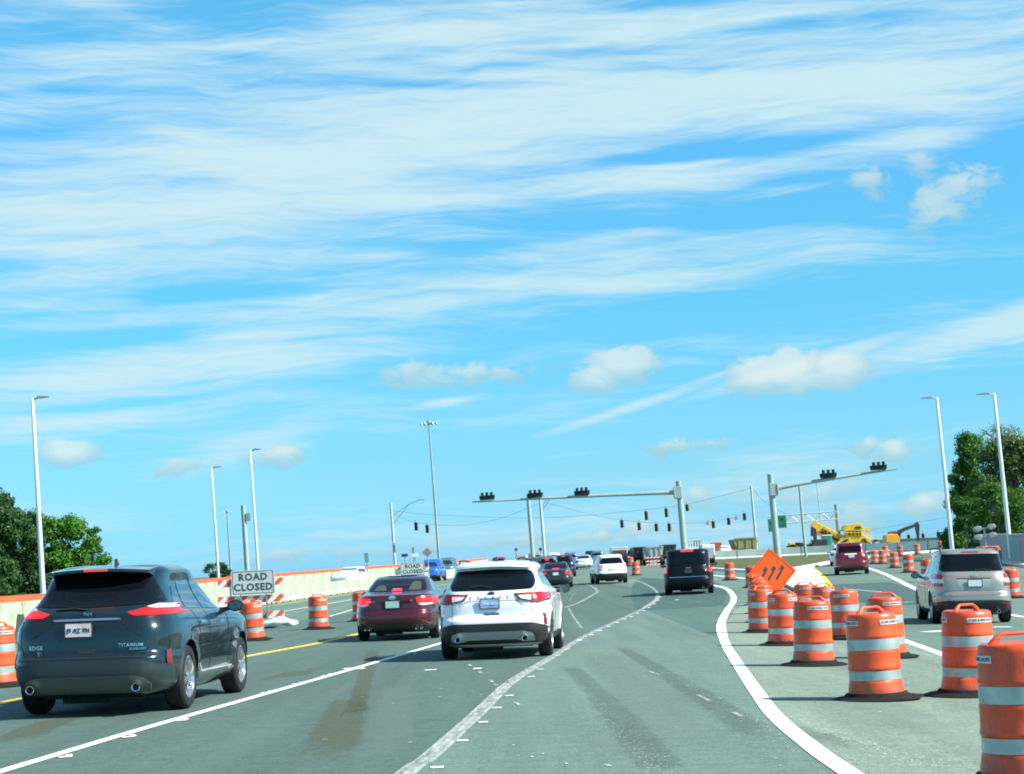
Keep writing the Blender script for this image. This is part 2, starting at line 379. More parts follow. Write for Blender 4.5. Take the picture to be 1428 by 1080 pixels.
# key rows: z, y of rear, y of front, half width, corner squareness
def rows_suv(L, Wd, H, hatch=.45, hood=1.08, belt=1.08, tumb=.70, bumper=.0):
    w = Wd / 2
    return [(.20, .34, L - .45, w * .80, 5), (.26, .16, L - .22, w * .90, 6), (.36, .05, L - .06, w * .955, 6.5), (.50, .005, L, w * .985, 7), (.64, .01, L, w * .99, 7), (.69, .05, L - .01, w * .99, 7),
            (.74, .09, L - .02, w * .995, 7), (.88, .10, L - .05, w, 7), (hood - .10, .12, L - .14, w * .99, 7), (hood - .02, .15, L - .42, w * .965, 6.5), (hood + .03, .17, L - .95, w * .935, 6), (hood + .07, .20, L - 1.38, w * .90, 6),
            (hood + .20, .20 + hatch * .32, L - 1.60, w * (.88 * .5 + tumb * .5 + .02), 6), (H - .22, .20 + hatch * .68, L - 1.95, w * (tumb * .95 + .05), 6), (H - .10, .20 + hatch * .95, L - 2.2, w * (tumb + .01), 5.5), (H - .045, .24 + hatch, L - 2.4, w * (tumb - .04), 5), (H - .012, .38 + hatch, L - 2.6, w * (tumb - .13), 4.5), (H, .62 + hatch, L - 2.9, w * (tumb - .30), 4)]
def rows_sedan(L, Wd, H, trunk=1.0, hood=.95, deck=.62):
    w = Wd / 2
    return [(.17, .40, L - .45, w * .80, 5), (.23, .18, L - .2, w * .90, 6), (.34, .05, L - .05, w * .96, 6), (.48, .005, L, w * .99, 6), (.60, .02, L - .01, w * 1.0, 6), (.66, .07, L - .04, w * 1.0, 6), (.80, .09, L - .14, w * .995, 6),
            (hood - .05, .09, L - .35, w * .97, 6), (hood, .10, L - .8, w * .94, 6), (trunk, .16, L - 1.25, w * .90, 5.5), (trunk + .03, deck * .55, L - 1.42, w * .87, 5.5), (trunk + .07, deck + .10, L - 1.55, w * .84, 5), (trunk + .20, deck + .45, L - 1.85, w * .77, 5), (H - .12, deck + .80, L - 2.2, w * .70, 5), (H - .05, deck + 1.02, L - 2.42, w * .64, 4.5),
            (H - .012, deck + 1.28, L - 2.7, w * .55, 4), (H, deck + 1.55, L - 2.95, w * .38, 4)]
def build_car(name, label, cat, loc, rz, S, paintm, group='vehicles queueing along the road', near=False):
    t = thing(name, label, cat, loc, rz, group)
    L, Wd, H = S['L'], S['W'], S['H']; hw = Wd / 2; wr = S.get('wr', .36); ay, fy = S.get('ra', .98), L - S.get('fa', .93)
    rows = S['rows']
    bm = body_bm(rows, 96 if near else (80 if S.get('mid') else 48), 3 if near or S.get('mid') else 2, (ay, fy), wr)
    bvh = BVHTree.FromBMesh(bm)
    sill = S.get('sill', .0)
    if near:
        me = bpy.data.meshes.new('tmp'); bm.to_mesh(me); me.materials.append(paintm); me.materials.append(DARK); me.materials.append(S.get('lowmat', TRIM)); o = new_obj('body', me, None)
        cb_ = BM()
        for y in (ay, fy):
            for s in (-1, 1):
                lathe(cb_, [(wr + .055, -.20), (wr + .055, .28)], 40, Matrix.Translation((s * (hw - .06), y, wr + .01)) @ Matrix.Rotation(PI / 2, 4, 'Y'))
        bmesh.ops.recalc_face_normals(cb_, faces=cb_.faces[:])
        cm = bpy.data.meshes.new('cut'); cb_.to_mesh(cm); cb_.free(); cm.materials.append(DARK); co = new_obj('cut', cm)
        md = o.modifiers.new('b', 'BOOLEAN'); md.object = co; md.operation = 'DIFFERENCE'; md.solver = 'EXACT'
        bpy.context.view_layer.update()
        me2 = bpy.data.meshes.new_from_object(o.evaluated_get(bpy.context.evaluated_depsgraph_get())); me2.name = 'body'
        bpy.data.objects.remove(o); bpy.data.objects.remove(co)
        for p in me2.polygons:
            c_ = p.center; ins = False
            for y in (ay, fy):
                d = math.hypot(c_.y - y, c_.z - wr - .01)
                if d < wr + .052 + .01 and abs(c_.x) < hw + .1 and (abs(p.normal.x) < .35 or abs(c_.x) < hw - .15): ins = True
            p.material_index = 1 if ins or c_.z < .24 else (2 if c_.z < sill else 0); p.use_smooth = True
        me2.materials.clear()
        for mm in (paintm, DARK, S.get('lowmat', TRIM)): me2.materials.append(mm)
        me2.set_sharp_from_angle(angle=.6)
        body = new_obj('body', me2, t)
    else:
        for f_ in bm.faces: f_.material_index = 2 if f_.calc_center_median().z < max(sill, .3) else 0
        body = mk('body', bm, None, t, smooth=.7, mats=[paintm, DARK, S.get('lowmat', TRIM)])
    G = .035 if near else (.08 if S.get('mid') else .16)
    def P(nm, poly, side, m, off=.006, par=None): return mk(nm, patch(bvh, poly, side, off, G), m, par or t, smooth=.8)
    # windows
    rw = P('rear_window', rnd(S['rwin'], S.get('rwr', .05)), 'R', GLASS)
    P('windshield', rnd(S['fwin'], .06), 'F', SIDEGLASS)
    for s in ('+', '-'):
        for poly in S['swin']: P('side_window', rnd(poly, .03), s, SIDEGLASS, .005)
    # lamps
    for i, (poly, m) in enumerate(S['tail']):
        o1 = P('tail_light', rnd(poly, .02), 'R', m, .012); o2 = P('tail_light', rnd(mirx(poly), .02), 'R', m, .012)
    if near and 'tailclear' in S:
        for poly in S['tailclear']: P('reversing_lens', rnd(poly, .01), 'R', CLEARL, .017); P('reversing_lens', rnd(mirx(poly), .01), 'R', CLEARL, .017)
    if 'brake' in S: P('brake_light', S['brake'][0], 'R', S['brake'][1], .012)
    for pm in (1, -1):
        pl = [(pm * hw * .62, .62), (pm * hw * .93, .66), (pm * hw * .93, .80), (pm * hw * .60, .74)]
        P('headlight', pl if pm > 0 else pl[::-1], 'F', HEADL, .01)
    P('grille', [(-hw * .55, .45), (hw * .55, .45), (hw * .52, .74), (-hw * .52, .74)], 'F', TRIM, .008)
    # plate
    px_, pz_ = S.get('plate', (0, .9)); y0 = min(rear_y(bvh, px_ + d, pz_ + e) for d in (-.15, .15) for e in (-.07, .07)) - .018
    bm = BM(); box(bm, px_, y0, pz_, .31, .012, .155); lp = mk('license_plate', bm, S.get('platem', PLATEW), t, bevel=.004 if near else 0)
    if near:
        txt_rear(lp, 'plate_number', S.get('ptext', '64JKL9'), .068, px_, y0 - .009, pz_ - .005, S.get('inkm', INK), bold=.0015)
        bm = BM()
        for a_, b_, c_, d_ in ((0, .084, .33, .012), (0, -.084, .33, .012), (.161, 0, .012, .175), (-.161, 0, .012, .175)): box(bm, px_ + a_, y0 + .002, pz_ + b_, c_, .02, d_)
        mk('plate_frame', bm, TRIM, lp)
    for nm, poly, side, m, off in S.get('extra', []):
        P(nm, poly, side, m, off)
        if side in '+-': P(nm, poly, '-' if side == '+' else '+', m, off)
    # wheels
    tw = .235 if S.get('suv', True) else .215
    for y in (ay, fy):
        for s in (-1, 1): wheel_parts(t, s * (hw - tw / 2 + .0 - (0 if near else -.015)), y, wr, tw, s, S.get('rim', ALLOY), near or S.get('mid', False))
    # underbody
    bm = BM(); box(bm, 0, L / 2 + .1, .25, Wd - .62, L - .9, .12)
    box(bm, 0, .55, .24, Wd - .75, .30, .09); box(bm, -.12, .50, .19, .5, .22, .10)
    tube(bm, [(-hw + .25, ay, wr - .03), (hw - .25, ay, wr - .03)], .045, 8)
    for s in (-1, 1): tube(bm, [(s * (hw - .45), .7, .33), (s * (hw - .28), ay, .24)], .03, 6)
    mk('underbody', bm, DARK, t)
    for ex in S.get('exh', []):
        bm = BM(); y1 = min(rear_y(bvh, ex[0], ex[1] + d_) for d_ in (0, .06, .12)) - .055
        M_ = Matrix.Translation((ex[0], y1, ex[1])) @ Matrix.Rotation(-PI / 2, 4, 'X')
        lathe(bm, [(ex[2] * .82, .22), (ex[2] * .82, .004), (ex[2], .0), (ex[2] * 1.04, .015), (ex[2], .3)], 24, M_, caps=False)
        e = mk('exhaust_tip', bm, ex[3] if len(ex) > 3 else CHROME, t, smooth=.6)
        bm = BM(); lathe(bm, [(.001, .05), (ex[2] * .8, .05)], 18, M_, caps=False); mk('pipe_bore', bm, DARK, e)
    # mirrors
    mz, my = S.get('mir', (1.10, L - 1.75))
    for s in (-1, 1):
        bm = BM(); bmesh.ops.create_uvsphere(bm, u_segments=16, v_segments=10, radius=.5, matrix=Matrix.Translation((s * (hw + .11), my, mz)) @ Matrix.Diagonal((.22, .12, .155, 1)))
        for v in bm.verts:
            if v.co.y < my - .02: v.co.y = my - .02
        mo = mk('wing_mirror', bm, S.get('mirm', paintm), t, smooth=.5)
        bm = BM(); prism(bm, [(hw - .10, mz - .09), (hw + .06, mz - .05), (hw + .06, mz + .0), (hw - .10, mz - .02)], lambda u, v: Vector((s * u, my + .0, v)), (0, .05, 0)); mk('mirror_arm', bm, TRIM, mo)
        bm = BM(); lathe(bm, [(.001, 0), (.5, 0)], 18, Matrix.Translation((s * (hw + .11), my - .024, mz)) @ Matrix.Diagonal((.175, 1, .115, 1)) @ Matrix.Rotation(PI / 2, 4, 'X'), caps=False)
        mk('mirror_glass', bm, mat('mirror_glass', (.22, .25, .26), .08, 1.0), mo)
    if S.get('rails'):
        for s in (-1, 1):
            bm = BM(); zr = H - .03; xr = hw * S['rails'][0]; y_a, y_b = S['rails'][1:3]
            tube(bm, [(s * xr, y_a, zr - .02), (s * xr, y_a + .08, zr + .045), (s * xr, (y_a + y_b) / 2, zr + .055), (s * xr, y_b - .08, zr + .035), (s * xr, y_b, zr - .04)], .018, 8)
            mk('roof_rail', bm, TRIM, t, smooth=.6)
    if S.get('fin'):
        bm = BM(); fy_ = S['fin']; prism(bm, [(fy_ + .17, H - .02), (fy_ - .02, H - .02), (fy_, H + .075), (fy_ + .04, H + .08)], lambda u, v: Vector((-.012, u, v)), (.024, 0, 0)); mk('roof_antenna', bm, TRIM, t, bevel=.006)
    if S.get('spoiler'):
        sx1, z1, yb, pr = S['spoiler']; bm = BM(); N_ = 12
        va = []
        for i in range(N_ + 1):
            u = -1 + 2 * i / N_; x = u * sx1; bow = .10 * abs(u) ** 3; cr = .03 * (1 - u * u)
            va.append([bm.verts.new(p) for p in ((x, yb - pr + bow, z1 - .045 + cr), (x, yb - pr + bow + .01, z1 - .01 + cr), (x, yb + .30, z1 + .03 + cr), (x, yb + .16, z1 - .09 + cr))])
        for A, B in zip(va, va[1:]):
            for k in range(4): bm.faces.new((A[k], A[(k + 1) % 4], B[(k + 1) % 4], B[k]))
        bm.faces.new(va[0]); bm.faces.new(va[-1][::-1]); mk('spoiler', bm, S.get('spm', paintm), t, smooth=.7)
        if 'sbrake' in S:
            b_ = BM(); box(b_, 0, yb - pr + .001, z1 + .002, S['sbrake'] * 2, .006, .020); mk('brake_light', b_, BRKON, t, bevel=.004)
    if S.get('wiper'):
        wx, wz, wl = S['wiper']; bm = BM()
        tube(bm, [(wx, rear_y(bvh, wx, wz) - .02, wz), (wx - wl * .5, rear_y(bvh, wx - wl * .5, wz + .03) - .03, wz + .03), (wx - wl, rear_y(bvh, wx - wl, wz + .015) - .02, wz + .015)], .011, 6)
        mk('rear_wiper', bm, TRIM, t)
    return t, bvh
def std_spec(kind, L, Wd, H, **k):
    w = Wd / 2
    if kind == 'suv':
        S = dict(L=L, W=Wd, H=H, rows=rows_suv(L, Wd, H, k.pop('hatch', .42), tumb=k.pop('tumb', .74)), rwin=[(-w * .76, 1.17), (w * .76, 1.17), (w * .66, H - .17), (-w * .66, H - .17)],
                 fwin=[(-w * .80, 1.20), (w * .80, 1.20), (w * .64, H - .13), (-w * .64, H - .13)],
                 swin=[[(.75, 1.20), (1.85, 1.18), (1.85, H - .17), (1.0, H - .17)], [(1.92, 1.18), (L - 1.75, 1.17), (L - 2.25, H - .17), (1.92, H - .17)]],
                 tail=[([(w * .72, .92), (w * .98, .90), (w * .98, 1.14), (w * .80, 1.14)], REDL)], brake=([(-.14, H - .13), (.14, H - .13), (.14, H - .10), (-.14, H - .10)], BRKON), plate=(0, .86), suv=True, sill=.40, lowmat=TRIM)
    else:
        S = dict(L=L, W=Wd, H=H, rows=rows_sedan(L, Wd, H), rwin=[(-w * .72, 1.08), (w * .72, 1.08), (w * .60, H - .08), (-w * .60, H - .08)],
                 fwin=[(-w * .80, 1.06), (w * .80, 1.06), (w * .62, H - .09), (-w * .62, H - .09)],
                 swin=[[(1.15, 1.07), (2.2, 1.05), (2.2, H - .12), (1.65, H - .13)], [(2.26, 1.05), (L - 1.75, 1.03), (L - 2.3, H - .12), (2.26, H - .12)]],
                 tail=[([(w * .70, .74), (w * .98, .72), (w * .98, .92), (w * .76, .92)], REDL)], plate=(0, .80), suv=False, wr=.33, ra=1.05, sill=.30, mir=(.98, L - 1.85))
    S.update(k); return S
def ex_rect(a, b, c_, d): return [(a, b), (c_, b), (c_, d), (a, d)]

# ------------------------------------------------------------------ setting: ground, road, markings
def lines(segs):
    out = []
    for a, b, s in segs:
        x = a
        while x < b - 1e-6: out.append(x); x += s
    out.append(segs[-1][1]); return out
XL = lines([(-900, -100, 80), (-100, -30, 10), (-30, -7, 2.3), (-7, 1, 1), (1, 16, 1.5), (16, 46, 5), (46, 100, 9), (100, 900, 80)])
YL = lines([(-60, 0, 6), (0, 40, 4), (40, 96, 2), (96, 376, 14), (376, 464, 8), (464, 900, 43.6), (900, 3000, 150)])
def sheet(name, poly, m, lift, kind='structure', cut=True):
    bm = BM(); bm.faces.new([bm.verts.new((x, y, 0)) for x, y in poly])
    x0, x1 = min(p[0] for p in poly), max(p[0] for p in poly); y0, y1 = min(p[1] for p in poly), max(p[1] for p in poly)
    for x in XL:
        if x0 < x < x1: bmesh.ops.bisect_plane(bm, geom=bm.verts[:] + bm.edges[:] + bm.faces[:], dist=1e-5, plane_co=(x, 0, 0), plane_no=(1, 0, 0))
    for y in YL:
        if y0 < y < y1: bmesh.ops.bisect_plane(bm, geom=bm.verts[:] + bm.edges[:] + bm.faces[:], dist=1e-5, plane_co=(0, y, 0), plane_no=(0, 1, 0))
    bmesh.ops.triangulate(bm, faces=[f for f in bm.faces if len(f.verts) > 4])
    for v in bm.verts: v.co.z = g(v.co.x, v.co.y) + lift
    bmesh.ops.recalc_face_normals(bm, faces=bm.faces[:])
    if bm.faces and sum(f.normal.z for f in bm.faces) < 0: bmesh.ops.reverse_faces(bm, faces=bm.faces[:])
    me = bpy.data.meshes.new(name); bm.to_mesh(me); bm.free(); me.materials.append(m); me.polygons.foreach_set('use_smooth', [True] * len(me.polygons))
    o = new_obj(name, me); o['kind'] = kind; return o
def asphalt(name, base, fleck=.55, streak=.5, rough=.85, tintc=(1, 1, 1)):
    m = bpy.data.materials.new(name); m.use_nodes = True; t = m.node_tree; b = t.nodes['Principled BSDF']; b.inputs['Roughness'].default_value = rough; b.inputs['Specular IOR Level'].default_value = .35
    tcn = t.nodes.new('ShaderNodeTexCoord')
    def nz_(scale, mp, det=6, rg=.6, rot=0):
        mm = t.nodes.new('ShaderNodeMapping'); mm.inputs['Scale'].default_value = mp; mm.inputs['Rotation'].default_value = (0, 0, rot); t.links.new(tcn.outputs['Object'], mm.inputs[0])
        n = t.nodes.new('ShaderNodeTexNoise'); n.inputs['Scale'].default_value = scale; n.inputs['Detail'].default_value = det; n.inputs['Roughness'].default_value = rg
        t.links.new(mm.outputs[0], n.inputs[0]); return n.outputs[0]
    M = lambda *a, **k: mth(*a, tree=t, **k)
    a = nz_(1, (1.3, .035, 1), 6, .65, -.05); c_ = nz_(1, (.22, .06, 1), 4); f = nz_(34, (1, .45, 1), 3, .85); h = nz_(3.2, (.8, 1.3, 1), 8, .8); q_ = nz_(16, (.6, 1.6, 1), 4, .8)
    v = M('MULTIPLY', M('SUBTRACT', a, .5), streak * 1.5); v = M('ADD', v, M('MULTIPLY', M('SUBTRACT', c_, .5), .55)); v = M('ADD', v, M('MULTIPLY', M('SUBTRACT', f, .5), fleck * 2.6)); v = M('ADD', v, M('MULTIPLY', M('SUBTRACT', h, .5), .85)); v = M('ADD', v, M('MULTIPLY', M('SUBTRACT', q_, .5), 1.1))
    # transverse saw joints and cracks: thin warped lines across the lane
    wv = t.nodes.new('ShaderNodeTexVoronoi'); wv.feature = 'DISTANCE_TO_EDGE'; mm = t.nodes.new('ShaderNodeMapping'); mm.inputs['Scale'].default_value = (.07, .16, 1)
    nd = t.nodes.new('ShaderNodeTexNoise'); nd.inputs['Scale'].default_value = .8; nd.inputs['Detail'].default_value = 5; t.links.new(tcn.outputs['Object'], nd.inputs[0])
    va = t.nodes.new('ShaderNodeVectorMath'); va.operation = 'MULTIPLY_ADD'; t.links.new(nd.outputs['Color'], va.inputs[0]); va.inputs[1].default_value = (1.6, .8, 0); t.links.new(tcn.outputs['Object'], va.inputs[2])
    t.links.new(va.outputs[0], mm.inputs[0]); t.links.new(mm.outputs[0], wv.inputs[0])
    cr = t.nodes.new('ShaderNodeMapRange'); cr.inputs['From Min'].default_value = .0006; cr.inputs['From Max'].default_value = .003; cr.inputs['To Min'].default_value = .78; t.links.new(wv.outputs['Distance'], cr.inputs['Value'])
    k = M('MULTIPLY', M('ADD', v, 1.0), cr.outputs[0])
    cc = t.nodes.new('ShaderNodeMix'); cc.data_type = 'RGBA'; cc.blend_type = 'MULTIPLY'; cc.inputs[0].default_value = 1; cc.inputs[6].default_value = (*base, 1); t.links.new(k, cc.inputs[7])
    t.links.new(cc.outputs[2], b.inputs['Base Color'])
    bp = t.nodes.new('ShaderNodeBump'); bp.inputs['Strength'].default_value = .35; bp.inputs['Distance'].default_value = .006; t.links.new(f, bp.inputs['Height']); t.links.new(bp.outputs[0], b.inputs['Normal'])
    return m
ASPH = asphalt('asphalt_weathered', (.106, .168, .134)); ASPH2 = asphalt('asphalt_newer', (.046, .092, .080), .4, .3); ASPH3 = asphalt('asphalt_middling', (.066, .130, .106), .5, .4)
SHLD = asphalt('asphalt_pale', (.168, .226, .178), .7, .5)
LEFTA = asphalt('asphalt_left_lanes', (.068, .116, .098), .5, .5)
GRASS = mat('grass', (.085, .105, .022), .9, var2=(.045, .065, .014), vs=.6, bump=.5, bs=20)
CONC = mat('concrete', (.43, .47, .36), .8, var2=(.22, .27, .18), vs=1.3, bump=.2, bs=25)
CONCN = mat('concrete_wall_grey', (.36, .42, .42), .8, var2=(.30, .35, .36), vs=.8, bump=.1)
CURB = mat('curb_concrete', (.72, .72, .66), .75, var2=(.55, .56, .50), vs=2)
sheet('ground', [(-900, -60), (900, -60), (900, 3000), (-900, 3000)], GRASS, -.06)
# the paved area: from the median barrier on the left to the retaining wall on the right
nb = [at(0, 905), at(40, 895), at(200, 868), at(390, 840), at(520, 822)]
NEARB = [(nb[0].x - 6, 30)] + [(p.x, p.y) for p in nb] + [tuple(col(625, 172).xy), tuple(col(668, 235).xy), tuple(col(700, 330).xy), tuple(col(715, 420).xy)]
FARB = [(-21.5, 40), tuple(col(0, 74).xy), tuple(col(295, 128).xy), tuple(col(385, 152).xy), tuple(col(550, 205).xy), tuple(col(665, 270).xy), tuple(col(700, 400).xy)]
road_poly = [(-26, -20), (-24, 40)] + [(x - 1, y) for x, y in FARB[1:]] + [tuple(col(1010, 420).xy), tuple(col(1010, 250).xy), tuple(col(1100, 232).xy), tuple(col(1250, 228).xy), tuple(col(1330, 205).xy), tuple(col(1428, 104).xy), (29.5, 70), (24, 40), (19, -20)]
sheet('road', road_poly, ASPH, 0)
def pxpoly(pts): return [tuple((at(*p) if len(p) == 2 else (col(p[0], p[1]) if p[2] else None)).xy) for p in pts]
def X(px, Y): return tuple(col(px, Y).xy)
# paved gore behind the drums, paler and dusty
LF = .002
sheet('road_patch', pxpoly([(500, 1180), (-200, 1180), (-200, 1000), (0, 930), (300, 880), (560, 845), (760, 815), (840, 812), (915, 826), (915, 838), (866, 866), (817, 887), (768, 919), (715, 950), (670, 992), (600, 1055)]), LEFTA, .001)
sheet('road_patch', pxpoly([(1001, 889), (898, 850), (887, 849), (880, 830), (882, 815), (890, 808), (1003, 814), (1018, 826), (1016, 845), (1003, 862), (1003, 878)]), ASPH3, LF)
sheet('road_patch', pxpoly([(1000, 846), (888, 852), (880, 832), (882, 816), (896, 806), (1000, 813), (1014, 825), (1012, 838)]), ASPH2, LF + .001)
sheet('road_patch', pxpoly([(1150, 816), (1240, 812), (1276, 822), (1330, 838), (1322, 846), (1180, 840), (1150, 832)]), ASPH2, LF)
sheet('road_shoulder', pxpoly([(1300, 1180), (1102, 1020), (1040, 952), (1008, 893), (1010, 872), (1025, 850), (1060, 838), (1110, 838), (1180, 862), (1262, 896), (1330, 921), (1500, 985), (1520, 1180)]), SHLD, LF)

def paintmat(name, c, wear=.5, sc=7, al=1.0, soft=.06):
    """worn road paint: base colour of paint and of asphalt showing through"""
    m = bpy.data.materials.new(name); m.use_nodes = True; t = m.node_tree; b = t.nodes['Principled BSDF']; b.inputs['Roughness'].default_value = .6
    tcn = t.nodes.new('ShaderNodeTexCoord'); mm = t.nodes.new('ShaderNodeMapping'); mm.inputs['Scale'].default_value = (1.6, .22, 1); t.links.new(tcn.outputs['Object'], mm.inputs[0])
    n = t.nodes.new('ShaderNodeTexNoise'); n.inputs['Scale'].default_value = sc; n.inputs['Detail'].default_value = 8; n.inputs['Roughness'].default_value = .75; t.links.new(mm.outputs[0], n.inputs[0])
    r = t.nodes.new('ShaderNodeMapRange'); r.inputs['From Min'].default_value = wear - .12; r.inputs['From Max'].default_value = wear + soft; r.inputs['To Max'].default_value = al; t.links.new(n.outputs[0], r.inputs['Value'])
    tb = t.nodes.new('ShaderNodeBsdfTransparent'); mx = t.nodes.new('ShaderNodeMixShader'); t.links.new(r.outputs[0], mx.inputs[0]); t.links.new(tb.outputs[0], mx.inputs[1]); t.links.new(b.outputs[0], mx.inputs[2])
    b.inputs['Base Color'].default_value = (*c, 1); t.links.new(mx.outputs[0], t.nodes['Material Output'].inputs['Surface'])
    return m
PWHITE = paintmat('road_paint_white', (.80, .82, .80), .26); PWORN = paintmat('road_paint_worn', (.58, .62, .60), .44, 8, .78, .25); PYEL = paintmat('road_paint_yellow', (.85, .56, .02), .30, 9)
PFAINT = paintmat('road_paint_faint', (.45, .50, .48), .50, 14)
def smoothpts(pts, k=6):
    out = []; n = len(pts)
    for i in range(n - 1):
        p0, p1, p2, p3 = [Vector(pts[max(0, min(n - 1, j))]) for j in (i - 1, i, i + 1, i + 2)]
        for j in range(k):
            t = j / k; out.append(.5 * ((2 * p1) + (p2 - p0) * t + (2 * p0 - 5 * p1 + 4 * p2 - p3) * t * t + (3 * p1 - p0 - 3 * p2 + p3) * t ** 3))
    out.append(Vector(pts[-1])); return out
def stripe(bm, pts, w, lift=.006, dash=None, smooth=True, jitter=0, taper=False):
    """pts: 2-D world points; ribbon of width w that follows the terrain"""
    P_ = smoothpts([(p[0], p[1]) for p in pts]) if smooth and len(pts) > 2 else [Vector((p[0], p[1])) for p in pts]
    Q = []
    for a, b in zip(P_, P_[1:]):
        n = max(1, int((b - a).length / 1.0))
        for i in range(n): Q.append(a + (b - a) * i / n)
    Q.append(P_[-1]); s = 0; prev = None; on_prev = None
    for i, p in enumerate(Q):
        t = (Q[min(i + 1, len(Q) - 1)] - Q[max(i - 1, 0)]).normalized(); nrm = Vector((-t.y, t.x)); ww = (w(p.y) if callable(w) else w) / 2 * (1 + random.uniform(-jitter, jitter))
        a, b = p + nrm * ww, p - nrm * ww; ww *= (min(1, i / 4, (len(Q) - 1 - i) / 4) if taper else 1); lf = lift + .00002 * max(0, p.y)
        cur = (bm.verts.new((a.x, a.y, g(a.x, a.y) + lf)), bm.verts.new((b.x, b.y, g(b.x, b.y) + lf)))
        on = dash is None or (s % (dash[0] + dash[1])) < dash[0]
        if prev and on: bm.faces.new((prev[0], prev[1], cur[1], cur[0]))
        if i < len(Q) - 1: s += (Q[i + 1] - p).length
        prev = cur
    bmesh.ops.delete(bm, geom=[v for v in bm.verts if not v.link_faces], context='VERTS')
def mark(name, m, *stripes):
    bm = BM()
    for s in stripes: stripe(bm, *s[:2], **(s[2] if len(s) > 2 else {}))
    for f in bm.faces:
        f.normal_update()
        if f.normal.z < 0: f.normal_flip()
    me = bpy.data.meshes.new(name); bm.to_mesh(me); bm.free(); me.materials.append(m); o = new_obj(name, me); struct(o); return o
def A(*pts): return [tuple(at(*p).xy) for p in pts]
W1 = A((0, 1077), (196, 1018), (343, 976), (490, 934), (603, 901), (640, 890), (690, 876)); W1 = [(W1[0][0] - (W1[1][0] - W1[0][0]) * 1.0, W1[0][1] - (W1[1][1] - W1[0][1]) * 1.0)] + W1
mark('lane_line', PWHITE, (W1, .13))
W2 = A((575, 1072), (600, 1055), (670, 992), (715, 950), (768, 918), (817, 887), (866, 864), (899, 848), (916, 836), (917, 827), (904, 817), (884, 810), (840, 806))
W2 = [(W2[0][0] - (W2[2][0] - W2[0][0]) * .6, W2[0][1] - (W2[2][1] - W2[0][1]) * .6)] + W2
mark('lane_line', PWORN, (W2, lambda y: .17 if y < 26 else (.15 if y < 40 else .13)))
mark('lane_line', PWORN, ([(x - .065, y) for x, y in W2[:6]], .022, dict(lift=.007)), ([(x + .065, y) for x, y in W2[:6]], .03, dict(lift=.007)), ([(x, y) for x, y in W2[:6]], .025, dict(lift=.007)), ([(x, y) for x, y in W2[8:11]], .20, dict(lift=.007)))
W3 = A((1185, 1079), (1140, 1048), (1083, 1001), (1055, 965), (1026, 922), (1010, 894), (1006, 870), (1014, 852), (1023, 838), (1021, 829), (1012, 821), (992, 816), (968, 812))
W3 = [(W3[0][0] - (W3[1][0] - W3[0][0]) * 2.5, W3[0][1] - (W3[1][1] - W3[0][1]) * 2.5)] + W3
mark('edge_line', PWHITE, (W3, lambda y: .175 if y < 40 else .22))
mark('lane_line', PWORN, (A((787, 848), (809, 840), (827, 830), (833, 825), (825, 818), (811, 815), (795, 814)), .13), (A((793, 848), (798, 858), (811, 876)), .06), (A((794, 840), (800, 828), (812, 820)), .05, dict(dash=(1, 1.5))))
mark('lane_ghost', PFAINT, (A((652, 926), (672, 940), (693, 957)), .05, dict(dash=(.25, .5))), (A((712, 977), (775, 1013), (824, 1054), (859, 1074)), .04, dict(dash=(.15, .35))), (A((596, 890), (560, 935)), .05, dict(dash=(.3, .9))))
mark('lane_dash', PWORN, (A((905, 937), (920, 942)), .05), (A((973, 970), (989, 978)), .05), (A((1022, 994), (1036, 1000)), .05), (A((1027, 843), (1052, 843)), .5), (A((1012, 872), (1030, 872)), .2), (A((1004, 897), (1062, 896)), .06), (A((1258, 840), (1272, 840)), .6))
bm = BM()
def tick(px, py, wx, wy, ang=0):
    p = at(px, py); m_ = Matrix.Translation((p.x, p.y, 0)) @ Matrix.Rotation(ang, 4, 'Z')
    vs = [m_ @ Vector((a * wx / 2 * random.uniform(.8, 1.1), b * wy / 2, 0)) for a, b in ((-1, -1), (1, -1), (1, 1), (-1, 1))]
    f = bm.faces.new([bm.verts.new((v.x, v.y, g(v.x, v.y) + .0075)) for v in vs])
for x, y in ((25, 775), (130, 668), (212, 594), (264, 537), (315, 488), (403, 413), (438, 383), (507, 328), (547, 303), (595, 267), (640, 245), (675, 228), (710, 212), (745, 196), (775, 183), (800, 173), (825, 160), (850, 148), (872, 136), (893, 122), (908, 108), (918, 95)):
    tick(600 + x / 2.856, 800 + y / 2.856, .105, .14 if y > 300 else .4)
for x, y in ((190, 403), (370, 346), (520, 299), (657, 254), (762, 220), (850, 195), (932, 171)): tick(x / 2.04 - 3, 860 + y / 2.04 - 1, .13, .12, .4); tick(x / 2.04 + 4, 859 + y / 2.04 - 2, .06, .2, .3)
tick(494, 933, .34, .45, .3); tick(601, 935, .2, .2); tick(944, 837, .16, .4); tick(666, 933, .14, .3)
for i in range(36): tick(random.uniform(420, 1250), random.uniform(880, 1075), random.uniform(.01, .025), random.uniform(.02, .05), random.uniform(0, 3))
for a_, b_ in (((770, 925), (925, 1078)), ((900, 925), (1190, 1075)), ((1100, 1000), (1300, 1070))):
    for i in range(300):
        q = random.random(); px = a_[0] + (b_[0] - a_[0]) * q + random.gauss(0, 4 + 16 * q); py = a_[1] + (b_[1] - a_[1]) * q
        tick(px, min(1079, py), random.uniform(.004, .011), random.uniform(.006, .022), random.uniform(0, 3))
for i in range(420): tick(random.uniform(1060, 1425), random.uniform(900, 1078), random.uniform(.003, .010), random.uniform(.006, .02), random.uniform(0, 3))
me = bpy.data.meshes.new('lane_marker'); bm.to_mesh(me); bm.free(); me.materials.append(PWHITE); struct(new_obj('road_marks', me))
